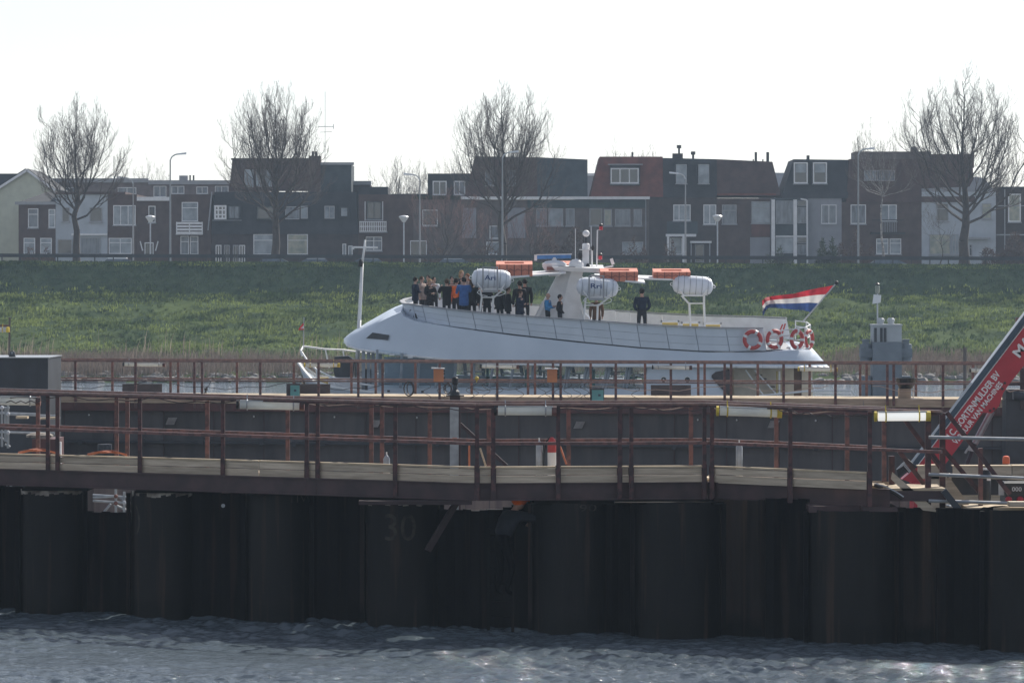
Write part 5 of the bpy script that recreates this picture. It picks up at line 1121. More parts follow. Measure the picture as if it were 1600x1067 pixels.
    if hair:
        hm = MB().ball((hd.x, hd.y+.018*k, hd.z+.026*k), .092*k, .104*k, .112*k, 12, 8)
        if hairlen: hm.ball((hd.x, hd.y+.05*k, hd.z-.07*k), .085*k, .07*k, .13*k, 10, 7)
        rs = random.Random(len(label)); hm.v = [(x*(1+rs.uniform(-.0, .0))+rs.uniform(-.006, .006), y+rs.uniform(-.006, .006), z+rs.uniform(-.006, .006)) for x, y, z in hm.v]
        put('hair', tomesh(hm, 'hair', (0, 0, 0), hair, True), h)
    return t
for n_, c_ in dict(cloth_dark=(.02, .022, .028), cloth_black=(.014, .014, .017), cloth_navy=(.018, .026, .05), cloth_blue=(.05, .12, .32), cloth_cyan=(.05, .24, .5), cloth_orange=(.85, .16, .03), cloth_beige=(.34, .27, .24),
                   cloth_brown=(.12, .065, .04), cloth_white=(.6, .62, .66), cloth_grey=(.09, .09, .1), hair_dark=(.018, .013, .011), hair_brown=(.07, .04, .025), hair_blond=(.34, .22, .11), hair_red=(.2, .08, .035), cap_dark=(.02, .022, .03)).items():
    mat(n_, c_, .85, var=.2, scale=8, spec=.15)
G_ = 'passengers on the upper deck of the boat'
PEOPLE = [
 (649, 436, -1.7, 110, 'cloth_navy', 'hair_dark', 'cross', .2, 0, 'person in navy coat, leftmost of the passengers, facing away to the left'),
 (659, 438, -.9, 60, 'cloth_beige', 'hair_brown', 'stand', .1, 0, 'person in beige jacket right behind the navy coat at the bow end'),
 (669, 433, .2, -20, 'cloth_black', 'hair_dark', 'cross', 0, 1, 'person with dark curly hair beside the man in sunglasses'),
 (672, 445, -1.9, 30, 'cloth_black', 'hair_blond', 'cross', .05, 1, 'shorter blond person in black jacket near the bow end of the bulwark'),
 (678, 434, -.6, 20, 'cloth_white', 'hair_dark', 'stand', 0, 0, 'man in a white shirt and sunglasses facing the camera'),
 (698, 437, -2.0, 200, 'cloth_black', 'hair_brown', 'photo', .25, 0, 'person in long black coat holding a camera up to the face'),
 (706, 433, .4, 10, 'cloth_dark', 'cap_dark', 'stand', 0, 0, 'person with dark cap behind the orange vest'),
 (713, 436, -2.0, 150, 'cloth_orange', 'hair_dark', 'stand', 0, 0, 'person in a bright orange vest'),
 (725, 434, -2.1, 185, 'cloth_blue', 'hair_dark', 'cross', .25, 0, 'person in blue coat with the back to the camera'),
 (721, 424, .8, 40, 'cloth_dark', 'hair_blond', 'stand', 0, 1, 'tallest passenger with curly blond hair at the far side'),
 (730, 429, .3, -30, 'cloth_beige', 'hair_red', 'stand', 0, 1, 'person with reddish hair behind the blue coat'),
 (737, 438, -2.0, 160, 'cloth_black', 'hair_brown', 'stand', .15, 1, 'person in black coat right of the blue coat'),
 (761, 451, -1.3, 170, 'cloth_black', 'hair_dark', 'cross', .1, 0, 'person in black partly hidden by the left canister stand'),
 (750, 448, -.4, 90, 'cloth_dark', 'hair_brown', 'stand', .1, 0, 'person in dark clothes between the legs of the left canister stand'),
 (781, 452, -.9, 140, 'cloth_black', 'hair_dark', 'stand', .1, 0, 'person in black coat just right of the left canister stand'),
 (794, 449, -1.9, 100, 'cloth_black', 'hair_brown', 'cross', .2, 0, 'broad person in black coat turned to the left under the canister end'),
 (812, 440, -.2, 200, 'cloth_dark', 'hair_dark', 'stand', .1, 0, 'person in dark jacket left beside the tall dark-haired man'),
 (820, 437, .5, 180, 'cloth_black', 'hair_dark', 'stand', .25, 0, 'tall dark-haired man at the right edge of the crowd'),
 (813, 455, -2.1, 60, 'cloth_navy', 'hair_brown', 'phone', .05, 0, 'boy in navy jacket at the right end of the crowd'),
 (856, 461, -1.7, 70, 'cloth_cyan', None, 'phone', 0, 0, 'bald man in blue jacket looking down at his hands left of the pylon'),
 (875, 462, -1.8, 75, 'cloth_black', 'hair_dark', 'back', 0, 0, 'person in black jacket directly right of the bald man in blue'),
 (932, 462, -1.2, 180, 'cloth_brown', 'hair_brown', 'stand', .1, 0, 'person in brown jacket hidden behind the middle canister stand'),
 (1003, 452, .3, 182, 'cloth_navy', 'hair_dark', 'back', 0, 0, 'man in navy jacket standing alone with his back to the camera'),
]
for (px, hy, y, rz, jc, hr, ps, ct, hl, lb) in PEOPLE:
    f = deckpt(px, y); htop = Zp(hy, DB+y); f.x = Xp(px, DB+y); hgt = (htop-f.z)/1.0
    hgt = max(1.45, min(1.95, hgt)); person(lb, f, hgt, R(rz), jc, hair=hr, pose=ps, coat=ct, hairlen=hl, group=G_, fat=1.12 if 'broad' in lb or 'coat' in lb else 1.0)
# ------------------------------------------------------------ far walkway and inner wall
def far_walk():
    XL, XR = -17.0, 17.0; fy = far_y
    t = thing('walkway', 'far walkway on the inner dock wall with rusty railing, in front of the boat', 'walkway', (0, fy(0), 2.4))
    zd = 2.45
    def seg(x0, x1, o0, o1, z0, z1): return MB().hexa([(x0, fy(x0)+o0, z0), (x1, fy(x1)+o0, z0), (x1, fy(x1)+o1, z0), (x0, fy(x0)+o1, z0), (x0, fy(x0)+o0, z1), (x1, fy(x1)+o0, z1), (x1, fy(x1)+o1, z1), (x0, fy(x0)+o1, z1)])
    rs = random.Random(4); x = XL
    while x < XR:
        L_ = rs.uniform(3.2, 4.6); part('kick_board', seg(x, min(XR, x+L_)-.012, -.05, 0, zd-.1, zd+.1+rs.uniform(-.006, .004)), 'timber_dark', t); x += L_
    x = XL
    while x < XR:
        L_ = rs.uniform(2.4, 4.2)
        for k in range(5): part('plank', seg(x, min(XR, x+L_)-.01, .02+k*.44, .02+k*.44+.425, zd+.06, zd+.105+rs.uniform(-.006, .006)), 'plank_top', t)
        x += L_
    part('rear_kick_board', seg(XL, XR, 2.24, 2.29, zd, zd+.1), 'timber', t)
    part('edge_beam', seg(XL, XR, -.1, .3, zd-.35, zd-.12), 'waler', t); part('edge_strip', seg(XL, XR, -.13, -.052, zd-.12, zd-.1), 'plank_top', t)
    fpm = tomesh(MB().box(-.035, .035, -.035, .035, -.28, 1.06), 'post', (0, 0, 0), 'rail_steel')
    for px in (118, 212, 304, 316, 407, 498, 560, 598, 687, 777, 864, 876, 962, 1048, 1132, 1142, 1224, 1305, 1386, 1396, 1473, 1560, -60, 20, 1650):
        X = Xp(px, Df(px)); inst('post', fpm, t, (X, fy(X)-.09, zd))
    for px in (82, 175, 266, 278, 370, 459, 549, 587, 649, 737, 825, 836, 923, 1008, 1091, 1101, 1184, 1265, 1344, 1354, 1431, 1520, 1600, -20):
        X = Xp(px, Df(px)+2.3); inst('post', fpm, t, (X, fy(X)+2.33, zd))
    for o, nm in ((-.09, 'front_rail'), (2.33, 'rear_rail')):
        for z, h in ((zd+1.07, .05), (zd+.52, .045)):
            x = XL
            part(nm, MB().bar((XL, fy(XL)+o-.02, z), (XR, fy(XR)+o-.02, z), .05, h), 'rust_rail', t)
    # cables
    for i in range(7):
        x0 = -14.2+i*4.1+rs.uniform(-.5, .5); x1 = x0+rs.uniform(2.6, 3.9); pts = []
        for k in range(13):
            s = k/12; xx = x0+(x1-x0)*s; pts.append((xx, fy(xx)-.14, zd+.46-.16*math.sin(math.pi*s)+.03*math.sin(s*20+i)))
        solo('cable', MB().path(pts, .012, 4), 'cable_pale' if i > 3 else 'cable', ('pale' if i > 3 else 'dark')+' cable sagging from the far railing, number %d from the left' % (i+1) if 0 else ['dark cable sagging near the left end of the far railing', 'dark cable sagging left of the bow', 'dark cable below the boat bow on the far railing', 'dark cable tangle rising by the orange boxes', 'pale cable on the far railing below the slanted windows', 'pale cable on the far railing below the porthole wall', 'pale cable on the far railing below the boat stern'][i], 'cable')
    for i, (px, lb) in enumerate(((640, 'coil of black cable hanging on the far railing left of the orange box'), (700, 'small black cable loop right of the left orange box'))):
        X = Xp(px, 109); c = (X, fy(X)-.16, zd+.32); solo('cable_coil', MB().ring(c, .2 if i == 0 else .14, .018, (0.9, 1, 0), 18, 5).ring((c[0]+.03, c[1], c[2]), .17, .015, (1.3, .8, .1), 16, 5), 'cable', lb, 'cable coil')
    for i in range(16):
        px = [690, 702, 742, 760, 780, 858, 872, 886, 900, 912, 918, 990, 668, 735, 812, 846][i]; X = Xp(px, 109)
        pts = [(X+.12*math.sin(k*.9+i), fy(X)-.15, zd+.5-.045*k) for k in range(11)]
        solo('loose_cable', MB().path(pts, .009, 4), 'cable', 'thin dark cable end dangling from the far railing', 'cable', 'cable ends dangling from the far railing')
    return fy, zd
fy, ZD = far_walk()
def inner_wall():
    t = thing('dock_wall', 'dark grey inner steel wall of the dock below the far walkway', 'wall', (0, fy(0)+.2, -5)); rs = random.Random(9)
    x = -PITX
    while x < PITX:
        L_ = 1.45; o = .12+.05*(int(x*10) % 2)
        a, b = x, x+L_-.03
        part('sheet_pile', MB().hexa([(a, fy(a)+o, -5.1), (b, fy(b)+o, -5.1), (b, fy(b)+.5, -5.1), (a, fy(a)+.5, -5.1), (a, fy(a)+o, ZD-.36), (b, fy(b)+o, ZD-.36), (b, fy(b)+.5, ZD-.36), (a, fy(a)+.5, ZD-.36)]), 'inner_wall', t)
        part('interlock', MB().box(b-.0, b+.03, fy(b)+o-.03, fy(b)+.5, -5.1, ZD-.36), 'dark_red_beam', t)
        x += L_
    part('waler', MB().bar((-PITX, fy(-PITX)+.0, 1.21), (PITX, fy(PITX)+.0, 1.21), .2, .07), 'box_steel', t)
    for px, py in ((257, 662), (584, 664), (905, 664), (1205, 661)):
        c = W(px, py, 107.6); c.y = fy(c.x)-.02; part('wall_plate', MB().hexa([c+Vector(v) for v in ((-.16, 0, -.1), (.08, 0, -.1), (.08, .08, -.1), (-.16, .08, -.1), (-.08, -.06, .1), (.17, -.06, .1), (.17, .02, .1), (-.08, .02, .1))]), 'galvanised', t)  # small pale slanted plates on the inner wall
    for px, py in ((123, 653), (390, 654), (519, 654), (650, 654), (1089, 655), (1149, 655), (1562, 656), (1270, 655)):
        c = W(px, py, 107.6); c.y = fy(c.x)+.07; part('bolt_head', MB().ball(c, .025, .03, .03, 7, 5), 'white_mat', t)  # white dots stand in for small holes in the wall
    for px, py in ((110, 697), (211, 693), (306, 694), (403, 695), (455, 697), (501, 696), (683, 696), (1052, 697), (1270, 697)):
        c = W(px, py, 107.6); c.y = fy(c.x)-.12; part('bracket', MB().box(c.x-.06, c.x+.05, c.y-.02, c.y+.05, c.z-.07, c.z+.08).box(c.x-.02, c.x+.1, c.y-.03, c.y+.03, c.z+.0, c.z+.05), 'box_steel', t)
    u = thing('lower_wall', 'brownish lower sheet piling at the foot of the inner dock wall', 'wall', (0, 103, -5)); x = -PITX
    while x < PITX:
        part('sheet_pile', MB().box(x, x+.62, fy(x)-4.6+(.12 if int(round(x/.64)) % 2 else 0), fy(x)-4.3, -5.05, .45+rs.uniform(-.03, .03)), 'inner_low', u); x += .64
inner_wall()
def fixture(x0, x1, py0, py1, D, label, yellow=False, r=.07, both=True, tilt=0, grp='tube lamps hanging on the railings'):
    a = W(x0, py0, D); b = W(x1, py1, D); t = thing('tube_lamp', label, 'tube lamp', (a+b)/2, grp); d = (b-a).normalized()
    part('tube', MB().tube(a, b, r, 12), 'lamp_lit' if 'shining' in label else 'lamp_tube', t, smooth=40)
    part('reflector', MB().bar(a+Vector((0, .0, r*.9)), b+Vector((0, .0, r*.9)), r*1.5, .02), 'galvanised', t)
    for p, s in ((a, -1), (b, 1)):
        part('end_cap', MB().tube(p-d*.02, p+d*.06*s, r*1.12, 12), 'yellow' if yellow else ('black' if s < 0 else 'rail_steel'), t)
        part('clamp', MB().ring(p-d*s*.12, r*1.15, .012, d, 12, 4).tube(p-d*s*.12+Vector((0, 0, r)), p-d*s*.12+Vector((0, .03, r+.1)), .012, 4), 'yellow' if yellow else 'galvanised', t)
for a in ((195, 255, 569, 570, 109.9, 'tube lamp on the far railing left of the bow'), (478, 528, 570.5, 570.5, 109, 'yellowish tube lamp on the far railing in front of the bow'), (753, 808, 572, 573, 108, 'tube lamp on the far railing below the canopy, left of the left window posts'),
          (1022, 1078, 573.5, 574.5, 107, 'tube lamp on the far railing below the middle of the boat'), (1250, 1305, 576.5, 577.5, 106.5, 'tube lamp on the far railing at the stern'), (1518, 1560, 578.5, 579.5, 105.7, 'tube lamp on the far railing by the red boom')):
    fixture(*a, r=.055, yellow='yellowish' in a[5] or 'stern' in a[5])
def obox(px, lb):
    X = Xp(px, 109); c = (X, fy(X)-.05, ZD+.52); t = thing('electric_box', lb, 'electric box', c, 'orange boxes on the far railing'); k = .018
    part('case', MB().box(X-.14, X+.14, c[1]-.12, c[1]+.1, c[2]+.0, c[2]+.36), 'orange_box', t); part('lid', MB().hexa([(X-.2, c[1]-.16, c[2]+.365), (X+.17, c[1]-.16, c[2]+.365), (X+.17, c[1]+.14, c[2]+.365), (X-.2, c[1]+.14, c[2]+.365), (X-.2, c[1]-.16, c[2]+.40), (X+.17, c[1]-.16, c[2]+.385), (X+.17, c[1]+.14, c[2]+.385), (X-.2, c[1]+.14, c[2]+.40)]), 'white_mat', t)
    for z in (.08, .2, .28): part('socket', MB().box(X+.14, X+.18, c[1]-.06, c[1]+.0, c[2]+z, c[2]+z+.05), 'black', t)
obox(686, 'orange electric box with white lid on the far railing, the left one of two'); obox(862, 'orange electric box with white lid on the far railing, the right one of two')
for px, py, lb in ((932, 616, 'teal control box on the far walkway in the middle'), (457, 611, 'teal box on the far walkway before the boat bow')):
    X = Xp(px, 108.4); y = fy(X)-.22; z = Zp(py, 108.4); t = thing('control_box', lb, 'control box', (X, y, z-.14))
    part('back_plate', MB().box(X-.2, X+.19, y+.0, y+.04, z-.2, z+.2), 'plate_brown', t); part('case', MB().box(X-.15 if px > 900 else X-.08, X+.17, y-.13, y-.002, z-.14, z+.15), 'teal', t); part('button', MB().box(X+.02, X+.09, y-.145, y-.131, z-.02, z+.04), 'boom_blue', t)
for a in ((182, 245, 602, 619, 'brown board leaning on the far walkway at the left'), (464, 514, 601, 622, 'brown board behind the left teal box'), (1015, 1077, 600, 619, 'brown board on the far walkway below the portholes')):
    x0, x1 = Xp(a[0], 110.4), Xp(a[1], 110.4); y = fy((x0+x1)/2)+2.1; solo('board', MB().hexa([(x0, y, ZD+.05), (x1, y, ZD+.05), (x1, y+.04, ZD+.05), (x0, y+.04, ZD+.05), (x0, y+.1, Zp(a[2], 110.4)), (x1, y+.1, Zp(a[2], 110.4)), (x1, y+.14, Zp(a[2], 110.4)), (x0, y+.14, Zp(a[2], 110.4))]), 'plate_brown', a[4], 'board')
X = Xp(1412, 107); y = fy(X)+.3; t = thing('black_tub', 'black tapered tub on a wooden stand on the far walkway right of the beacon tower', 'tub', (X, y, ZD+.05))
part('stand', MB().box(X-.2, X+.12, y-.2, y+.2, ZD+.05, ZD+.38), 'timber_dark', t); part('tub', MB().lathe([(.18, .382), (.25, .52), (.29, .64), (.29, .67), (.26, .67), (.2, .5)], (X, y, ZD), 16), 'black', t)
part('stays', MB().tube((X+.2, y, ZD+.05), (X+.2, y-.1, ZD+.42), .015).tube((X+.1, y-.3, ZD+.1), (X+.45, y-.3, ZD+.08), .03), 'mast_steel', t)
X = Xp(745, 108); solo('yellow_lamp', MB().ball((X, fy(X)-.15, ZD+.62), .06, n=10, m=6).tube((X, fy(X)-.12, ZD+.5), (X, fy(X)-.13, ZD+.6), .02), 'yellow', 'small yellow warning lamp on the far railing', 'warning lamp')
X = Xp(324, 112); solo('bollard_lamp', MB().tube((X, fy(X)+1.9, ZD), (X, fy(X)+1.9, ZD+.18), .02).tube((X, fy(X)+1.9, ZD+.18), (X, fy(X)+1.9, ZD+.26), .05), 'black', 'small black lamp standing on the far walkway at the left', 'lamp')
solo('brace_rod', MB().tube(W(318, 617, 109.5), W(324, 603, 109.5), .012, 4).tube(W(318, 617, 109.5), W(333, 590, 109.6), .01, 4), 'cable', 'thin dark rod leaning on the far railing left of the bow', 'rod')

# dark caisson box at left
D = 103.5; t = thing('steel_caisson', 'large dark steel box with lifting lug at the left edge', 'caisson', (Xp(20, D), D, -1))
part('shell', MB().box(Xp(-60, D), Xp(75, D), D, D+3, -5.05, Zp(559.5, D)), 'box_steel', t); part('top_plate', MB().box(Xp(-60, D), Xp(76.5, D), D-.05, D+3.05, Zp(559.5, D)+.002, Zp(558, D)), 'galvanised', t)
part('corner_strip', MB().box(Xp(60, D), Xp(61, D), D-.015, D-.001, -4, Zp(560, D)), 'dark_trim', t)
lg = MB().prism([(Xp(11.5, D), Zp(558, D)+.003), (Xp(22, D), Zp(558, D)+.003), (Xp(20, D), Zp(550, D)), (Xp(16.7, D), Zp(547.5, D)), (Xp(13.5, D), Zp(550, D))], D+.3, D+.36); l = part('lifting_lug', lg, 'box_steel', t)
part('lug_eye', MB().lathe([(.035, 0), (.035, .01)], (Xp(16.7, D), D+.285, Zp(551.5, D)), 10, 'y'), 'pane_light', l)
t = thing('lamp_pole', 'thin pole behind the steel box carrying a tube lamp at the left edge', 'lamp pole', W(14.5, 558, 106)); part('pole', MB().tube(W(14.5, 560, 106), W(15, 496, 106), .03, 6), 'weathered_wood', t); part('arm', MB().bar(W(-20, 509, 106), W(15, 509, 106), .05, .06), 'rust_rail', t)
fixture(-20, 11, 515, 515, 105.9, 'bright tube lamp on the thin pole above the steel box', True, .07)

# ------------------------------------------------------------ outer combi wall
def combi():
    t = thing('sheet_pile_wall', 'dark steel wall of big round piles and sheets rising from the water in the foreground', 'wall', (0, near_y(0), -3)); rs = random.Random(2)
    TB = [(-95, .56, 762), (78, .57, 765.5), (253, .57, 768), (433, .56, 770), (628, .65, 781), (893, .66, 785), (1060, .72, 784), (1335, .74, 797), (1612, .72, 797), (1790, .7, 797)]
    for px, r, ty in TB:
        D = Dn(px); X = Xp(px, D); y = near_y(X)+.5; zt = Zp(ty, D)
        mb = MB(); n = 28; vs = []; m = 3
        for k in range(n):
            a = 2*math.pi*k/n; j = rs.uniform(-.012, .012)
            for z in (-3, .1, 1.2, zt+j): vs.append((X+r*math.cos(a), y+r*math.sin(a), z))
        fs = [(4*k+i, 4*((k+1) % n)+i, 4*((k+1) % n)+i+1, 4*k+i+1) for k in range(n) for i in range(3)]
        mb.add(vs, fs); mb.add([(X+(r-.03)*math.cos(2*math.pi*k/n), y+(r-.03)*math.sin(2*math.pi*k/n), zt-.25) for k in range(n)], [tuple(range(n))])
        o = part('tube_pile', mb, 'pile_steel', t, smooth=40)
        if px in (78, 253, 628):   # pale encrusted rim
            lm = MB()
            for k in range(16):
                a = math.pi*(1.12+.76*k/16) if px != 628 else math.pi*(1.1+.6*k/16); b = a+math.pi*.76/16*.97; h = rs.uniform(.02, .1) if px != 628 else rs.uniform(.05, .1); rr = r+.006
                lm.hexa([(X+rr*math.cos(a), y+rr*math.sin(a), zt-h), (X+rr*math.cos(b), y+rr*math.sin(b), zt-h*rs.uniform(.6, 1.2)), (X+(r-.02)*math.cos(b), y+(r-.02)*math.sin(b), zt-h), (X+(r-.02)*math.cos(a), y+(r-.02)*math.sin(a), zt-h),
                         (X+rr*math.cos(a), y+rr*math.sin(a), zt+.01), (X+rr*math.cos(b), y+rr*math.sin(b), zt+.01), (X+(r-.02)*math.cos(b), y+(r-.02)*math.sin(b), zt+.012), (X+(r-.02)*math.cos(a), y+(r-.02)*math.sin(a), zt+.012)])
            part('lime_crust', lm, 'lime', o)
        for s in (-1, 1):
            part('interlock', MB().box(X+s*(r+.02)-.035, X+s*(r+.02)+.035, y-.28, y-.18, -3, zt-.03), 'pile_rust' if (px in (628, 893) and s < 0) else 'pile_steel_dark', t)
        if px in (628, 893, 433, 253, 1060):
            s_, x0, hh, ww, yy = {628: ('30', 602, .46, .52, 842), 893: ('90', 905, .12, .28, 797), 433: ('11W', 456, .12, .34, 784), 253: (')', 211, .42, .09, 826), 1060: ('', 0, .1, .1, 0)}[px]
            if s_:
                tm = text_mb(s_, (0, 0, 0), (1, 0, 0), (0, 0, 1), length=ww, height=hh, bold=.0); zb = Zp(yy, D); ax = Xp(x0, D)
                # bend the lettering round the pile
                vs = []
                for v in tm.v:
                    xx = ax+v[0]-X; xx = max(-r*.97, min(r*.97, xx)); vs.append((X+xx, y-math.sqrt((r+.006)**2-xx*xx), zb+v[2]))
                tm.v = vs; part('chalk_mark', tm, 'chalk', o)
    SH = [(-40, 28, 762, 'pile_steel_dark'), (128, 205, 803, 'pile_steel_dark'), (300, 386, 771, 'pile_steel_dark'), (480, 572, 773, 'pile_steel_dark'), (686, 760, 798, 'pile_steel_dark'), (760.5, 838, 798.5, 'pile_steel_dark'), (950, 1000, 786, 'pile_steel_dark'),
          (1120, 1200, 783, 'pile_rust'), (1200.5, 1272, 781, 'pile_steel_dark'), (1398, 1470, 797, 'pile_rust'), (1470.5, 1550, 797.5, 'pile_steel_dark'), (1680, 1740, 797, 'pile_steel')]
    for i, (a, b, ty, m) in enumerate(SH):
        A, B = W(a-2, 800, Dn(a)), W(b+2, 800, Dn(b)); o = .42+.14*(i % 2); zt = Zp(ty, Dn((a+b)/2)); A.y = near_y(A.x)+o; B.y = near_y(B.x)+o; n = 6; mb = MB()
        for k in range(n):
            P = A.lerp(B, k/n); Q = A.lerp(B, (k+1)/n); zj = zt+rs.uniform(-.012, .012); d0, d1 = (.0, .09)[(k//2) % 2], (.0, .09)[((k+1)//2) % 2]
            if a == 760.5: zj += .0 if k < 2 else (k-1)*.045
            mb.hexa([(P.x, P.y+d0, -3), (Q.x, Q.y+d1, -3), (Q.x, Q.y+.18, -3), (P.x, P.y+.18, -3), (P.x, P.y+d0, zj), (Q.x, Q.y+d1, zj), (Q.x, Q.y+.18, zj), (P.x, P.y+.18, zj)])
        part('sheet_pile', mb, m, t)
    for px, py, r_ in ((347, 791, .035), (1004, 800, .02)):
        D = Dn(px); X = Xp(px, D); part('lifting_hole_plate', MB().lathe([(r_, 0), (r_, .02)], (X, near_y(X)+.36, Zp(py, D)), 10, 'y'), 'pane_light', t)
    part('raised_strip', MB().box(Xp(573, 64.5), Xp(579, 64.5), near_y(-2.4)-.02, near_y(-2.4)+.05, -.1, 1.72), 'pile_rust', t)
combi()

# ------------------------------------------------------------ near walkway
ND = [(-120, 68.4), (0, 67.7), (745, 62.7), (1105, 63.1), (1358, 60.9), (1480, 60.7)]
def nd(px): return lerp(ND, px)
KX = [-120, 745, 1105, 1475]
def nwalk():
    t = thing('walkway', 'near steel walkway with dark red railing and timber kick boards', 'walkway', (0, 64, 2.2)); rs = random.Random(5)
    zb, zt = 2.2, 2.45
    def at(px, o, z): D = nd(px); p = W(px, 0, D); return Vector((p.x*(D+o)/D if 0 else p.x, D+o, z))
    def sg(a, b, o0, o1, z0, z1, z0b=None, z1b=None):
        z0b = z0 if z0b is None else z0b; z1b = z1 if z1b is None else z1b
        return MB().hexa([at(a, o0, z0), at(b, o0, z0b), at(b, o1, z0b), at(a, o1, z0), at(a, o0, z1), at(b, o0, z1b), at(b, o1, z1b), at(a, o1, z1)])
    for a, b in ((-120, 744), (746, 1104), (1106, 1390)):
        part('edge_beam', sg(a, b, -.02, .12, zb, zt), 'dark_red_beam', t); part('beam_flange', sg(a, b, -.07, .17, zb-.02, zb), 'dark_red_beam', t); part('beam_flange', sg(a, b, -.07, .17, zt, zt+.018), 'dark_red_beam', t)
        part('rear_beam', sg(a, b, 1.05, 1.17, zb, zt), 'dark_red_beam', t)
        k = a
        while k < b:
            e = min(b, k+rs.uniform(100, 150)); 
            for q in range(4): part('plank', sg(k, e-.6, .14+q*.235, .14+q*.235+.225, zt+.02, zt+.06+rs.uniform(-.004, .004)), 'plank_top', t)
            k = e
        k = a
        while k < b-5:
            e = min(b, k+90); part('cross_beam', sg(k, k+6, .12, 1.05, zb+.05, zt), 'dark_red_beam', t); k = e
    cuts = [-120, 75, 91, 219, 348, 405, 480, 497, 617, 744, 771, 872, 968, 986, 1103, 1112, 1233, 1357]
    for a, b in zip(cuts, cuts[1:]):
        if b-a < 14: continue
        hh = .25
        part('kick_board', sg(a+.5, b-.5, -.06, -.022, zt+.005, zt+hh*.53), 'timber', t); part('kick_board', sg(a+.5, b-.5, -.058+rs.uniform(-.004, .004), -.02, zt+hh*.53+.013, zt+hh+rs.uniform(-.008, .004)), 'timber', t)
        part('kick_cap', sg(a+.5, b-.5, -.075, .03, zt+hh+.006, zt+hh+.035), 'plank_top', t)
    for a, b in ((-120, 740), (750, 1100), (1112, 1400)): part('rear_kick_board', sg(a, b, 1.12, 1.16, zt+.02, zt+.075), 'timber_dark', t)
    ZR = lambda px: lerp([(-120, 3.82), (0, 3.80), (745, 3.73), (1105, 3.73), (1480, 3.68)], px)
    for px in (76, 91, 219.5, 349, 480, 497, 618, 745.5, 771, 872, 968, 986, 1100, 1112, 1234, 1358, -40):
        c = at(px, -.1, 0); part('post', MB().box(c.x-.033, c.x+.033, c.y-.04, c.y+.035, zb-.01, ZR(px)).box(c.x-.045, c.x+.045, c.y-.04+.076, c.y-.04+.084, zb, zt+.3), 'red_steel', t)
    for px in (46, 171, 188, 315, 443, 576, 593, 669, 763, 890, 1085, 1221, 1334, 1393):
        c = at(px, 1.22, 0); c.x *= 1.0; part('post', MB().box(c.x-.035, c.x+.035, c.y-.035, c.y+.035, zb, ZR(px)-.02), 'rail_steel', t)
    for a, b in ((-120, 748), (742, 1108), (1102, 1470)):
        for o, lab in ((-.1, 'top_rail'), (1.22, 'top_rail')):
            bb = b if o < 0 else min(b, 1395)
            part(lab, MB().bar(at(a, o, ZR(a)+.02), at(bb, o, ZR(bb)+.02), .085, .035), 'rust_rail', t)
            part('mid_rail', MB().bar(at(a, o, ZR(a)-.62), at(bb, o, ZR(bb)-.62), .07, .05), 'rail_steel', t)
            part('rail_face', MB().bar(at(a, o-.005, ZR(a)-.015), at(bb, o-.005, ZR(bb)-.015), .07, .035), 'red_steel', t)
    # packing on the pile heads
    for a, b, y0, y1 in ((-30, 0, 752, 762), (36, 140, 752, 764), (212, 322, 756, 767), (392, 560, 763, 770), (560, 735, 770, 780), (835, 960, 774, 785), (960, 1130, 774, 784), (1262, 1345, 784, 797), (1345, 1400, 784, 796)):
        D = Dn((a+b)/2)+.1; x0, x1 = Xp(a, D), Xp(b, D); ym = near_y((x0+x1)/2); part('support_block', MB().box(x0, x1, ym-.05, ym+.9, min(Zp(y1, D), zb-.03)-.02, zb-.021), 'dark_red_beam' if a > 1200 else 'pile_steel_dark', t)
    part('brace', MB().bar(W(713, 785, 63.2), W(668, 860, 63.0), .09, .09), 'brace_dark', t)
    part('console', MB().box(Xp(560, 62.5), Xp(737, 62.5), 62.6, 62.9, Zp(789, 62.5), zb-.021), 'brace_dark', t)
    return at, ZR, zt
at, ZR, ZN = nwalk()
for a in ((375, 470, 632, 634, 'clear tube lamp under the near rail at left centre', False), (778, 864, 641.5, 642, 'clear tube lamp under the near rail in the middle', False), (1125, 1216, 642, 645, 'yellow-clamped tube lamp under the near rail, right of the double post', True),
          (1372, 1448, 650.5, 650, 'brightly shining tube lamp at the right end of the near rail', True), (-40, 58, 625, 627, 'thick tube lamp at the left edge of the near rail', False)):
    fixture(a[0], a[1], a[2], a[3], nd((a[0]+a[1])/2)-.16, a[4], a[5], r=.075, grp='tube lamps hanging on the near railing')
def ncable(px0, px1, z, o, sag, m, lb, n=26, wv=.02, r=.011):
    pts = []
    for k in range(n+1):
        s = k/n; px = px0+(px1-px0)*s; p = at(px, o, ZR(px)+z-sag*abs(math.sin(s*math.pi*max(1, round((px1-px0)/130))))); p.z += wv*math.sin(s*37+px0); pts.append(p)
    solo('cable', MB().path(pts, r, 4), m, lb, 'cable')
ncable(-30, 372, -.03, -.15, .05, 'cable', 'dark cable tied along the near top rail at the left')
ncable(470, 775, -.03, -.15, .05, 'cable', 'dark cable tied along the near top rail left of the middle lamp')
ncable(865, 1120, -.03, -.15, .06, 'cable', 'dark cable tied along the near top rail right of the middle lamp')
ncable(1216, 1370, -.03, -.15, .06, 'cable', 'dark cable tied along the near top rail at the right')
ncable(100, 700, -.05, 1.1, .05, 'cable_pale', 'pale cable along the rear rail of the near walkway', 40)
ncable(720, 1330, -.05, 1.1, .05, 'cable_pale', 'pale cable along the rear rail of the near walkway at the right', 40)
ncable(-20, 74, -.12, -.2, .03, 'cable', 'dark cable drooping under the leftmost lamp', 12)
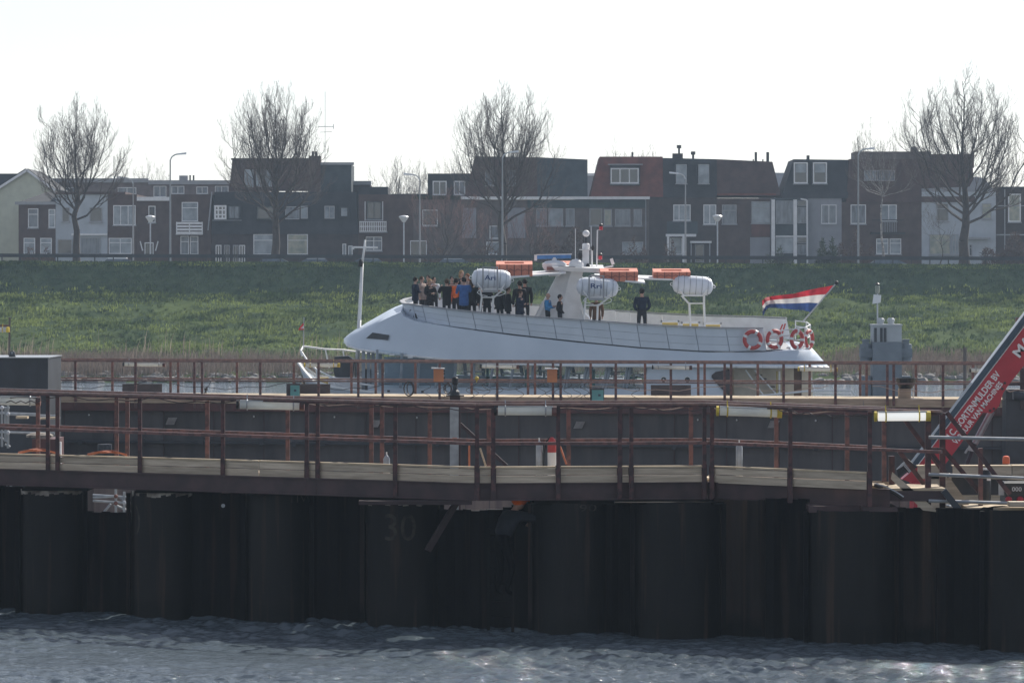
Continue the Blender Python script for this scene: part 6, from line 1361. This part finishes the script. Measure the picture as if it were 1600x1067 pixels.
for c, lb in ((54, 'orange hose heap on the near walkway at the left edge'), (163, 'orange hose heap on the near walkway behind the second post pair')):
    mb = MB(); p0 = at(c, .45, ZN+.3)
    for j in range(3):
        mb.path([p0+Vector((-.35+.07*k*1.0, .12*math.sin(k+j), .06*math.sin(math.pi*k/10)-.03+.012*j)) for k in range(11)], .012, 5)
    solo('hose', mb, 'cable_orange', lb, 'hose')
for i, (px, h, lb) in enumerate(((602, -.02, 'small pale can on the near walkway behind the fourth lamp post'), (843, .25, 'grey gas canister on the near walkway left of the extinguisher'), (1159, .22, 'pale canister on the near walkway below the yellow-clamped lamp'))):
    p = at(px, .7, ZN+.05); p.z = ZN+.06; t = thing('canister', lb, 'canister', p); hh = .36+h
    part('body', MB().lathe([(.05, 0), (.055, .03), (.055, hh-.06), (.03, hh-.02), (.015, hh)], p, 12), 'galvanised', t, smooth=40); part('valve', MB().tube(p+Vector((0, 0, hh)), p+Vector((0, 0, hh+.05)), .012), 'white_mat', t)
p = at(863, .7, ZN+.06); t = thing('fire_extinguisher', 'red and white extinguisher standing on the near walkway beside a post', 'fire extinguisher', p)
part('base', MB().tube(p, p+Vector((.0, 0, .42)), .075, 12), 'trim_white', t, smooth=40); part('body', MB().lathe([(.074, 0), (.074, .16), (.05, .22), (.02, .25)], p+Vector((0, 0, .421)), 12), 'red_buoy', t, smooth=40); part('hose', MB().path([p+Vector((-.02, 0, .66)), p+Vector((-.1, 0, .6)), p+Vector((-.13, 0, .4)), p+Vector((-.14, 0, .15))], .015, 5), 'black', t)
for a, b, lb, m in (((733, 696), (733, 724), 'thin orange rod standing behind the bend of the near walkway', 'cable_orange'), ((750, 700), (759, 720), 'pale slanting rod at the bend of the near walkway', 'timber'), ((875, 697), (885, 717), 'orange slanting rod beside the extinguisher', 'cable_orange')):
    solo('rod', MB().tube(W(*a, 63.8), W(b[0], b[1]+8, 63.8), .018, 5), m, lb, 'rod')
# square column with winch in the pit
D = 76; t = thing('steel_column', 'pale grey square column with a flanged head and dark winch rising from the dock', 'column', (Xp(711, D), D, -5))
part('shaft', MB().box(Xp(703, D), Xp(716.5, D), D-.1, D+.1, -5, Zp(628, D)), 'galvanised', t); part('side_bar', MB().box(Xp(717, D), Xp(720, D), D-.05, D+.05, -5, Zp(630, D)), 'dark_red_beam', t)
part('head', MB().box(Xp(703, D), Xp(719, D), D-.12, D+.12, Zp(628, D)+.002, Zp(619, D)), 'dark_red_beam', t); part('flange', MB().box(Xp(697, D), Xp(725, D), D-.16, D+.16, Zp(619, D)+.002, Zp(617, D)), 'black', t)
for x, h in ((706, .05), (711, .1), (715, .06)): part('bolt', MB().tube(W(x, 616.8, D), W(x, 616.8, D)+Vector((0, 0, h)), .035, 7), 'fence_dark', t)
part('winch', MB().lathe([(.1, 0), (.09, .06), (.05, .1), (.04, .2), (.02, .26)], W(711, 616.5, D), 10), 'fence_dark', t); part('lamp', MB().lathe([(.03, 0), (.06, .03), (.065, .14), (.04, .17)], W(711, 602, D), 10), 'black', t)
part('clamp', MB().box(Xp(707, D), Xp(714, D), D-.13, D-.101, Zp(688, D), Zp(683, D)), 'cable_orange', t); part('brace', MB().bar(W(716, 660, D+.2), W(792, 728, D+.2), .09, .07), 'dark_red_beam', t)

# scaffolds
def scaff(t, segs, D, r=.028, m='galvanised'):
    for a, b in segs: part('scaffold_tube', MB().tube(W(*a, D), W(*b, D), r, 7), m, t)
t = thing('scaffold', 'galvanised tube scaffold at the left edge inside the dock', 'scaffold', W(10, 700, 88))
scaff(t, [((3, 636), (3, 698)), ((8.5, 638), (8.5, 690)), ((12.5, 632), (12.5, 700)), ((0, 637), (15, 637)), ((8, 647), (92, 650)), ((-10, 645), (60, 647)), ((0, 675), (85, 677)), ((0, 683), (13, 690)), ((60, 651), (94, 653)), ((8, 694), (16, 698))], 88)
part('timber_plank', MB().bar(W(26, 652, 87.8), W(44, 652, 87.8), .3, .05), 'plank_top', t); part('timber_plank', MB().bar(W(60, 654, 87.8), W(92, 652.5, 87.8), .3, .04), 'plank_top', t)
for x, y in ((12.5, 647), (12.5, 676), (3, 637), (90, 650)): part('coupler', MB().ball(W(x, y, 87.95), .05, n=7, m=5), 'mast_steel', t)
t = thing('scaffold', 'lower scaffold tubes seen in the gap between the second and third round piles', 'scaffold', W(175, 800, 82))
scaff(t, [((145, 773), (205, 777)), ((145, 782), (205, 786)), ((181, 757), (181, 803)), ((194, 768), (194, 805)), ((186, 775), (200, 790)), ((160, 803), (173, 787)), ((178, 788), (206, 800)), ((145, 777), (180, 775))], 82)
for x, y in ((181, 775), (194, 785), (181, 786)): part('coupler', MB().ball(W(x, y, 81.9), .045, n=7, m=5), 'salmon_dark' if x == 181 else 'mast_steel', t)
t = thing('scaffold', 'two short tube ends showing left of the first round pile', 'scaffold', W(13, 762, 86)); scaff(t, [((10, 750), (10, 775)), ((17, 748), (17, 775))], 86)
solo('wire_bundle', MB().tube(W(337, 757, 75), W(342, 770, 75), .012, 4).tube(W(342, 757, 75), W(349, 770, 75), .012, 4).tube(W(347, 757, 75), W(356, 770, 75), .012, 4).tube(W(351, 757, 75), W(362, 770, 75), .012, 4), 'cable_orange', 'four orange wires running down behind the third round pile', 'wires')
D = 84; t = thing('pump_housing', 'brownish steel pump housing behind the left scaffold', 'machine', W(60, 712, D)); part('body', MB().box(Xp(50, D), Xp(88, D), D, D+1.4, -5, Zp(686, D)), 'waler', t); part('lid', MB().lathe([(.3, 0), (.3, .05), (.18, .1)], W(62, 683, D+.4), 14), 'lime', t); part('board', MB().box(Xp(93, D), Xp(96, D), D-.1, D, -5, Zp(690, D)), 'trim_white', t)
solo('valve_block', MB().tube(W(155, 700, 96), W(172, 699, 96), .1, 10).tube(W(160, 694, 96), W(160, 706, 96), .12, 10).tube(W(167, 694, 96), W(167, 704, 96), .13, 10), 'box_steel', 'small dark valve on the inner wall left of the third post pair', 'valve')

# ------------------------------------------------------------ right corner: stairs, boards, machine, boom
D = 61.2; t = thing('stairway', 'dark red steel stair with slanting handrails at the right end of the near walkway', 'stairs', W(1450, 800, D))
B = lambda a, b, w_=.07, h_=.07, m='red_steel', d=D, n='handrail': part(n, MB().bar(W(*a, d), W(*b, d), w_, h_), m, t)
B((1450, 645), (1450, 797), .09, .09, n='post'); B((1472.5, 645), (1472.5, 797), .09, .09, n='post', d=D+.5); B((1532, 700), (1532, 800), .07, .07, n='post', d=D+.3, m='rail_steel'); B((1393, 712), (1393, 762), .09, .09, n='post', d=D+1.0)
B((1479, 644), (1578, 772), .06, .07, d=D-.05); B((1413, 655), (1478, 742), d=D+1.0); B((1405, 705), (1448, 762), d=D+1.0); B((1472, 700), (1530, 768), d=D+.5); B((1450, 701), (1474, 702), .05, .05); B((1450, 700), (1483, 745), .05, .06, d=D-.02)
part('stringer', MB().hexa([W(1392, 748, D-.1), W(1442, 797, D-.1), W(1442, 797, D-.05), W(1392, 748, D-.05), W(1394, 737, D-.1), W(1467, 800, D-.1), W(1467, 800, D-.05), W(1394, 737, D-.05)]), 'timber', t)
part('stringer', MB().hexa([W(1480, 762, D+.6), W(1496, 800, D+.6), W(1496, 800, D+.65), W(1480, 762, D+.65), W(1478, 738, D+.6), W(1523, 800, D+.6), W(1523, 800, D+.65), W(1478, 738, D+.65)]), 'timber', t)
part('landing', MB().box(Xp(1385, D), Xp(1476, D), D-.1, D+1.1, Zp(766, D), Zp(762, D)), 'plank_top', t); part('landing_beam', MB().box(Xp(1388, D), Xp(1478, D), D-.14, D+1.0, Zp(782, D), Zp(766.1, D)), 'dark_red_beam', t)
for i in range(5):
    a = 1462+i*7; y = 770+i*7; part('step', MB().box(Xp(a, D), Xp(a+14, D), D+.05, D+.58, Zp(y+1.2, D), Zp(y, D)), 'galvanised', t)
part('cable_duct', MB().bar(W(1474, 766, D-.2), W(1498, 796, D-.2), .08, .1), 'box_steel', t)
part('light_hose', MB().path([W(1366, 757, D-.15), W(1380, 761, D-.15), W(1396, 768, D-.15), W(1410, 778, D-.15)], .035, 7), 'cable', t); part('light_hose', MB().path([W(1368, 755, D-.2), W(1384, 760, D-.2), W(1400, 768, D-.2), W(1412, 776, D-.2)], .012, 5), 'mast_steel', t)
t = thing('guard_rail', 'three grey scaffold tubes running to the right edge at the stair foot', 'guard rail', W(1530, 790, D)); 
for y0, y1 in ((683, 685), (741, 748), (782, 787)): part('rail_tube', MB().tube(W(1451, y0, D-.15), W(1700, y1+3, D-.15), .028, 8), 'galvanised', t)
t = thing('timber_boards', 'row of pale timber boards standing along the edge behind the stair', 'boards', W(1520, 760, 66)); D = 66
for a, b, y0, y1, n in ((1434, 1446, 729, 748, 'board'), (1447, 1474, 728, 748, 'board'), (1489, 1581, 729, 742, 'board'), (1582, 1700, 728.5, 743, 'board'), (1434, 1700, 776, 797, 'board'), (1455, 1487, 742, 778, 'board')):
    part(n, MB().box(Xp(a, D), Xp(b-.3, D), D, D+.05, Zp(y1, D), Zp(y0, D)), 'timber', t); part('board_edge', MB().box(Xp(a, D), Xp(b-.3, D), D-.01, D+.3, Zp(y0, D)+.002, Zp(y0, D)+.02), 'plank_top', t)
part('rear_panel', MB().box(Xp(1487.3, D), Xp(1700, D), D+.32, D+.38, Zp(776, D), Zp(742.5, D)), 'inner_wall', t)
t = thing('lower_deck', 'timber deck at the lower right corner behind the pile wall', 'deck', W(1560, 795, 61))
for q in range(4): part('plank', MB().box(Xp(1512, 61), Xp(1720, 61), 60.6+q*.26+.4, 60.85+q*.26+.4, 2.12, 2.165), 'plank_top', t)
part('edge_board', MB().box(Xp(1575, 60.9), Xp(1720, 60.9), 60.7, 60.98, 2.2, 2.27), 'timber', t)
D = 61.9; x = Xp(1541, D); t = thing('gas_bottle', 'grey upright cylinder with a small white label behind the stair foot', 'cylinder', (x, D, 2.16)); part('body', MB().lathe([(.06, 0), (.075, .02), (.075, .5), (.05, .54)], (x, D, 2.17), 14), 'box_steel', t, smooth=40); part('label_plate', MB().box(x-.0, x+.06, D-.09, D-.078, 2.55, 2.64), 'sign_white', t); part('cap', MB().tube((x, D, 2.72), (x, D, 2.74), .08, 12), 'galvanised', t)
D = 62.2; t = thing('generator', 'black machine with pale lettering and red fittings at the right edge', 'machine', W(1600, 785, D)); part('body', MB().box(Xp(1571, D), Xp(1660, D), D, D+.7, Zp(777, D), Zp(755, D)), 'black', t)
part('hood', MB().hexa([W(1567, 755, D-.03), W(1665, 755, D-.03), W(1665, 755, D+.7), W(1567, 755, D+.7), W(1574, 751, D+.05), W(1660, 751, D+.05), W(1660, 751, D+.6), W(1574, 751, D+.6)]), 'dark_trim', t)
part('name_plate', MB().box(Xp(1580, D), Xp(1597, D), D-.02, D-.002, Zp(768, D), Zp(759, D)), 'plate_brown', t); part('lettering', text_mb('000', (Xp(1581, D), D-.024, Zp(767, D)), (1, 0, 0), (0, 0, 1), length=.155, height=.07, bold=.01), 'mast_steel', t)
for a in (1576, 1594, 1612): part('red_fitting', MB().ball(W(a, 780, D-.02), .06, .06, .05, 8, 6), 'boom_red', t)
part('side_panel', MB().box(Xp(1562, D), Xp(1570.5, D), D+.1, D+.15, Zp(774, D), Zp(752, D)), 'mast_steel', t); part('skid', MB().box(Xp(1571, D), Xp(1660, D), D, D+.7, 2.166, Zp(777, D)-.001), 'dark_trim', t)

# aerial lift with red boom
D = 84; SLP = math.radians(52.5); xd = Vector((math.cos(SLP), 0, math.sin(SLP))); zd_ = Vector((-math.sin(SLP), 0, math.cos(SLP)))
t = thing('aerial_lift', 'red lattice-free lift boom with white lettering slanting up to the right edge'.replace('lattice-free ', ''), 'crane', W(1440, 790, D))
poly = [(1408, 748), (1430.6, 729), (1600, 508.5), (1690, 391), (1718, 420), (1600, 568), (1572, 604), (1566, 613), (1559, 634), (1548, 645), (1534, 644), (1500, 692), (1460, 745), (1446, 761)]
part('boom', MB().prism([(Xp(a, D), Zp(b, D)) for a, b in poly][::-1], D-.2, D+.2), 'boom_red', t)
part('boom_edge', MB().bar(W(1431.5, 727.5, D), W(1690, 390, D), .44, .012), 'sign_white', t); part('cable_channel', MB().bar(W(1421, 733, D)+zd_*.0, W(1684, 386, D), .36, .125), 'boom_blue', t); part('channel_edge', MB().bar(W(1420, 728, D)+zd_*.0, W(1680, 384, D), .38, .012), 'mast_steel', t)
def ltr(s, p, ln_, h, b=.012): part('lettering', text_mb(s, W(*p, D)+Vector((0, -.208, 0)), xd, zd_, length=ln_*D/F, height=h*D/F, bold=b), 'sign_white', t)
ltr('J.C. GORTENMULDER BV', (1484, 686), 128, 10.5, .025); ltr('VERHUUR VAN MACHINES', (1493, 694), 119, 8.2, .022); ltr('MA', (1591, 559), 36, 15, .03)
for a, b in ((1551, 638), (1545, 641), (1564, 607), (1568, 598)): part('bolt', MB().lathe([(.03, -.22), (.03, -.2)], W(a, b, D), 8, 'y'), 'dark_red_beam', t)
part('ram_cylinder', MB().tube(W(1550, 642, D+.3), W(1523, 693, D+.3), .075, 10), 'galvanised', t, smooth=40); part('ram_rod', MB().tube(W(1523, 693, D+.3), W(1503, 745, D+.3), .05, 8), 'box_steel', t, smooth=40)
part('ram_bracket', MB().bar(W(1513, 700, D+.2), W(1522, 702, D+.2), .1, .1).bar(W(1513, 700, D+.2), W(1508, 708, D+.2), .04, .04), 'galvanised', t)
hs = MB()
for k in range(9):
    hs.path([W(1420+k*1.5, 738-k, D-.25), W(1408+k*1.2, 728-k*1.3, D-.35), W(1402+k*1.3, 735-k*1.2, D-.3), W(1404+k*1.4, 744-k*.8, D-.25)], .02, 5)
part('hoses', hs, 'dark_trim', t); hs = MB()
for k in range(5): hs.path([W(1421+k*1.8, 737-k, D-.3), W(1410+k*1.6, 724-k*1.3, D-.4), W(1401+k*1.9, 733-k, D-.38)], .012, 5)
part('hose_highlights', hs, 'mast_steel', t)
part('base', MB().box(Xp(1400, D), Xp(1660, D), D-.8, D+.9, -4.6, Zp(800, D)), 'boom_red', t); part('turret', MB().box(Xp(1425, D), Xp(1500, D), D-.4, D+.5, Zp(800, D)+.001, Zp(752, D)), 'boom_red', t)
for s in (-.9, 1.0): part('track', MB().prism([(Xp(1400, D)-.4, -4.98), (Xp(1660, D)+.4, -4.98), (Xp(1660, D)+.7, -4.6), (Xp(1660, D)+.4, -4.2), (Xp(1400, D)-.4, -4.2), (Xp(1400, D)-.7, -4.6)], D+s-.2, D+s+.2), 'rubber', t)
D = 78; t = thing('beacon_light', 'orange warning beacon on a dark foot at the right edge', 'beacon', W(1572, 727, D)); part('foot', MB().lathe([(.09, -.06), (.1, 0), (.03, .02)], W(1572, 725.5, D), 12), 'black', t); part('bracket', MB().box(Xp(1563, D), Xp(1582, D), D-.1, D+.1, -5, Zp(726.5, D)), 'dark_trim', t)
part('lens', MB().lathe([(.075, 0), (.075, .1), (.062, .15), (.02, .165)], W(1572, 724.5, D), 14), 'beacon', t, smooth=40)
D = 100; t = thing('hydraulic_unit', 'dark hydraulic unit with hoses behind the boom at the right edge', 'machine', W(1590, 625, D)); part('frame', MB().box(Xp(1572, D), Xp(1640, D), D, D+.8, Zp(625, D), Zp(608, D)), 'dark_trim', t); part('drum', MB().tube(W(1584, 618, D-.2), W(1600, 618, D-.2), .12, 12), 'box_steel', t)
part('pipe_work', MB().path([W(1568, 606, D-.1), W(1578, 612, D-.2), W(1590, 609, D-.2), W(1620, 612, D-.2)], .02, 5), 'cable_pale', t); part('panel', MB().box(Xp(1582, D), Xp(1594, D), D-.1, D-.02, Zp(624, D), Zp(612, D)), 'mast_steel', t); part('upright', MB().bar(W(1597, 640, D), W(1597, 575, D), .1, .1).bar(W(1575, 600, D), W(1620, 600, D), .08, .08), 'dark_red_beam', t)
part('skid', MB().box(Xp(1572, D), Xp(1640, D), D, D+.8, -5, Zp(626, D)), 'dark_trim', t)
solo('rail_end', MB().bar(W(1588, 520, 98), W(1588, 498, 98), .05, .06).bar(W(1587, 498, 98), W(1650, 498, 98), .05, .06).bar(W(1640, 498, 98), W(1640, 800, 98), .06, .06), 'rust_rail', 'rusty rail frame corner above the boom at the right edge', 'rail')

# ------------------------------------------------------------ workman leaning over the pile wall
D = 63.2; X = Xp(784, D); zf = .42
lad = MB()
for s in (-.2, .2): lad.bar((X-.02+s, D+.0, -.6), (X-.02+s, D+.0, 1.7), .05, .04)
for i in range(8): lad.tube((X-.22, D+.0, -.3+i*.27), (X+.18, D+.0, -.3+i*.27), .015, 6)
solo('ladder', lad, 'pile_steel_dark', 'dark steel ladder hanging on the outside of the pile wall below the workman', 'ladder')
wk = person('workman in dark clothes and orange helmet leaning over the pile wall', Vector((X-.02, D-.14, zf+.17)), 1.72, R(125), 'cloth_dark', trousers='work_black', hair=None, pose='reach', lean=R(32), legs=(((.1, 0, .92), (.12, -.16, .5), (.11, -.04, .1), (.11, -.16, .05)), ((.1, 0, .92), (.11, -.1, .5), (.11, .0, .1), (.11, -.12, .05))), fat=1.15)
hd = [c for c in wk.children if c.name.startswith('head')][0]; bb = np.array([v.co[:] for v in hd.data.vertices]); c = (bb.min(0)+bb.max(0))/2
hm = MB().ball((c[0], c[1]+.01, c[2]+.05), .12, .14, .11, 14, 8); hm.lathe([(.15, 0), (.15, .012)], (c[0], c[1]-.02, c[2]+.02), 14)
o = bpy.data.objects.new('helmet', tomesh(hm, 'helmet', (0, 0, 0), 'cloth_orange', True)); COL.objects.link(o); o.parent = hd
# gloved fingers
bm_ = MB()
for s in (-1, 1):
    lean = R(32); y, z = -.62, 1.16-.95; hx, hy, hz = s*.18, y-z*math.sin(lean), .95+z*math.cos(lean)
    for i in range(4): 
        a = Vector((hx+(i-1.5)*.02, hy, hz)); bm_.tube(a, a+Vector((0, -.05, -.01)), .009, 5).tube(a+Vector((0, -.05, -.01)), a+Vector((0, -.06, -.045+.005*i)), .008, 5)
    bm_.tube((hx-s*.035, hy+.03, hz), (hx-s*.06, hy-.01, hz-.02), .01, 5)
bd = [c for c in wk.children if c.name.startswith('body')][0]
o = bpy.data.objects.new('glove', tomesh(bm_, 'glove', (0, 0, 0), 'cloth_white', True)); COL.objects.link(o); o.parent = bd

# ------------------------------------------------------------ air
hz = bpy.data.materials.new('haze_air'); hz.use_nodes = True; n = hz.node_tree; n.nodes.remove(n.nodes['Principled BSDF'])
pv = n.nodes.new('ShaderNodeVolumePrincipled'); pv.inputs['Color'].default_value = (.62, .8, 1, 1); pv.inputs['Density'].default_value = HAZE; pv.inputs['Anisotropy'].default_value = .2
n.links.new(pv.outputs[0], n.nodes['Material Output'].inputs['Volume']); MATS['haze_air'] = hz
HB = solo('haze', MB().box(-1600, 1600, -200, 3050, -7, 34), 'haze_air', kind='stuff')
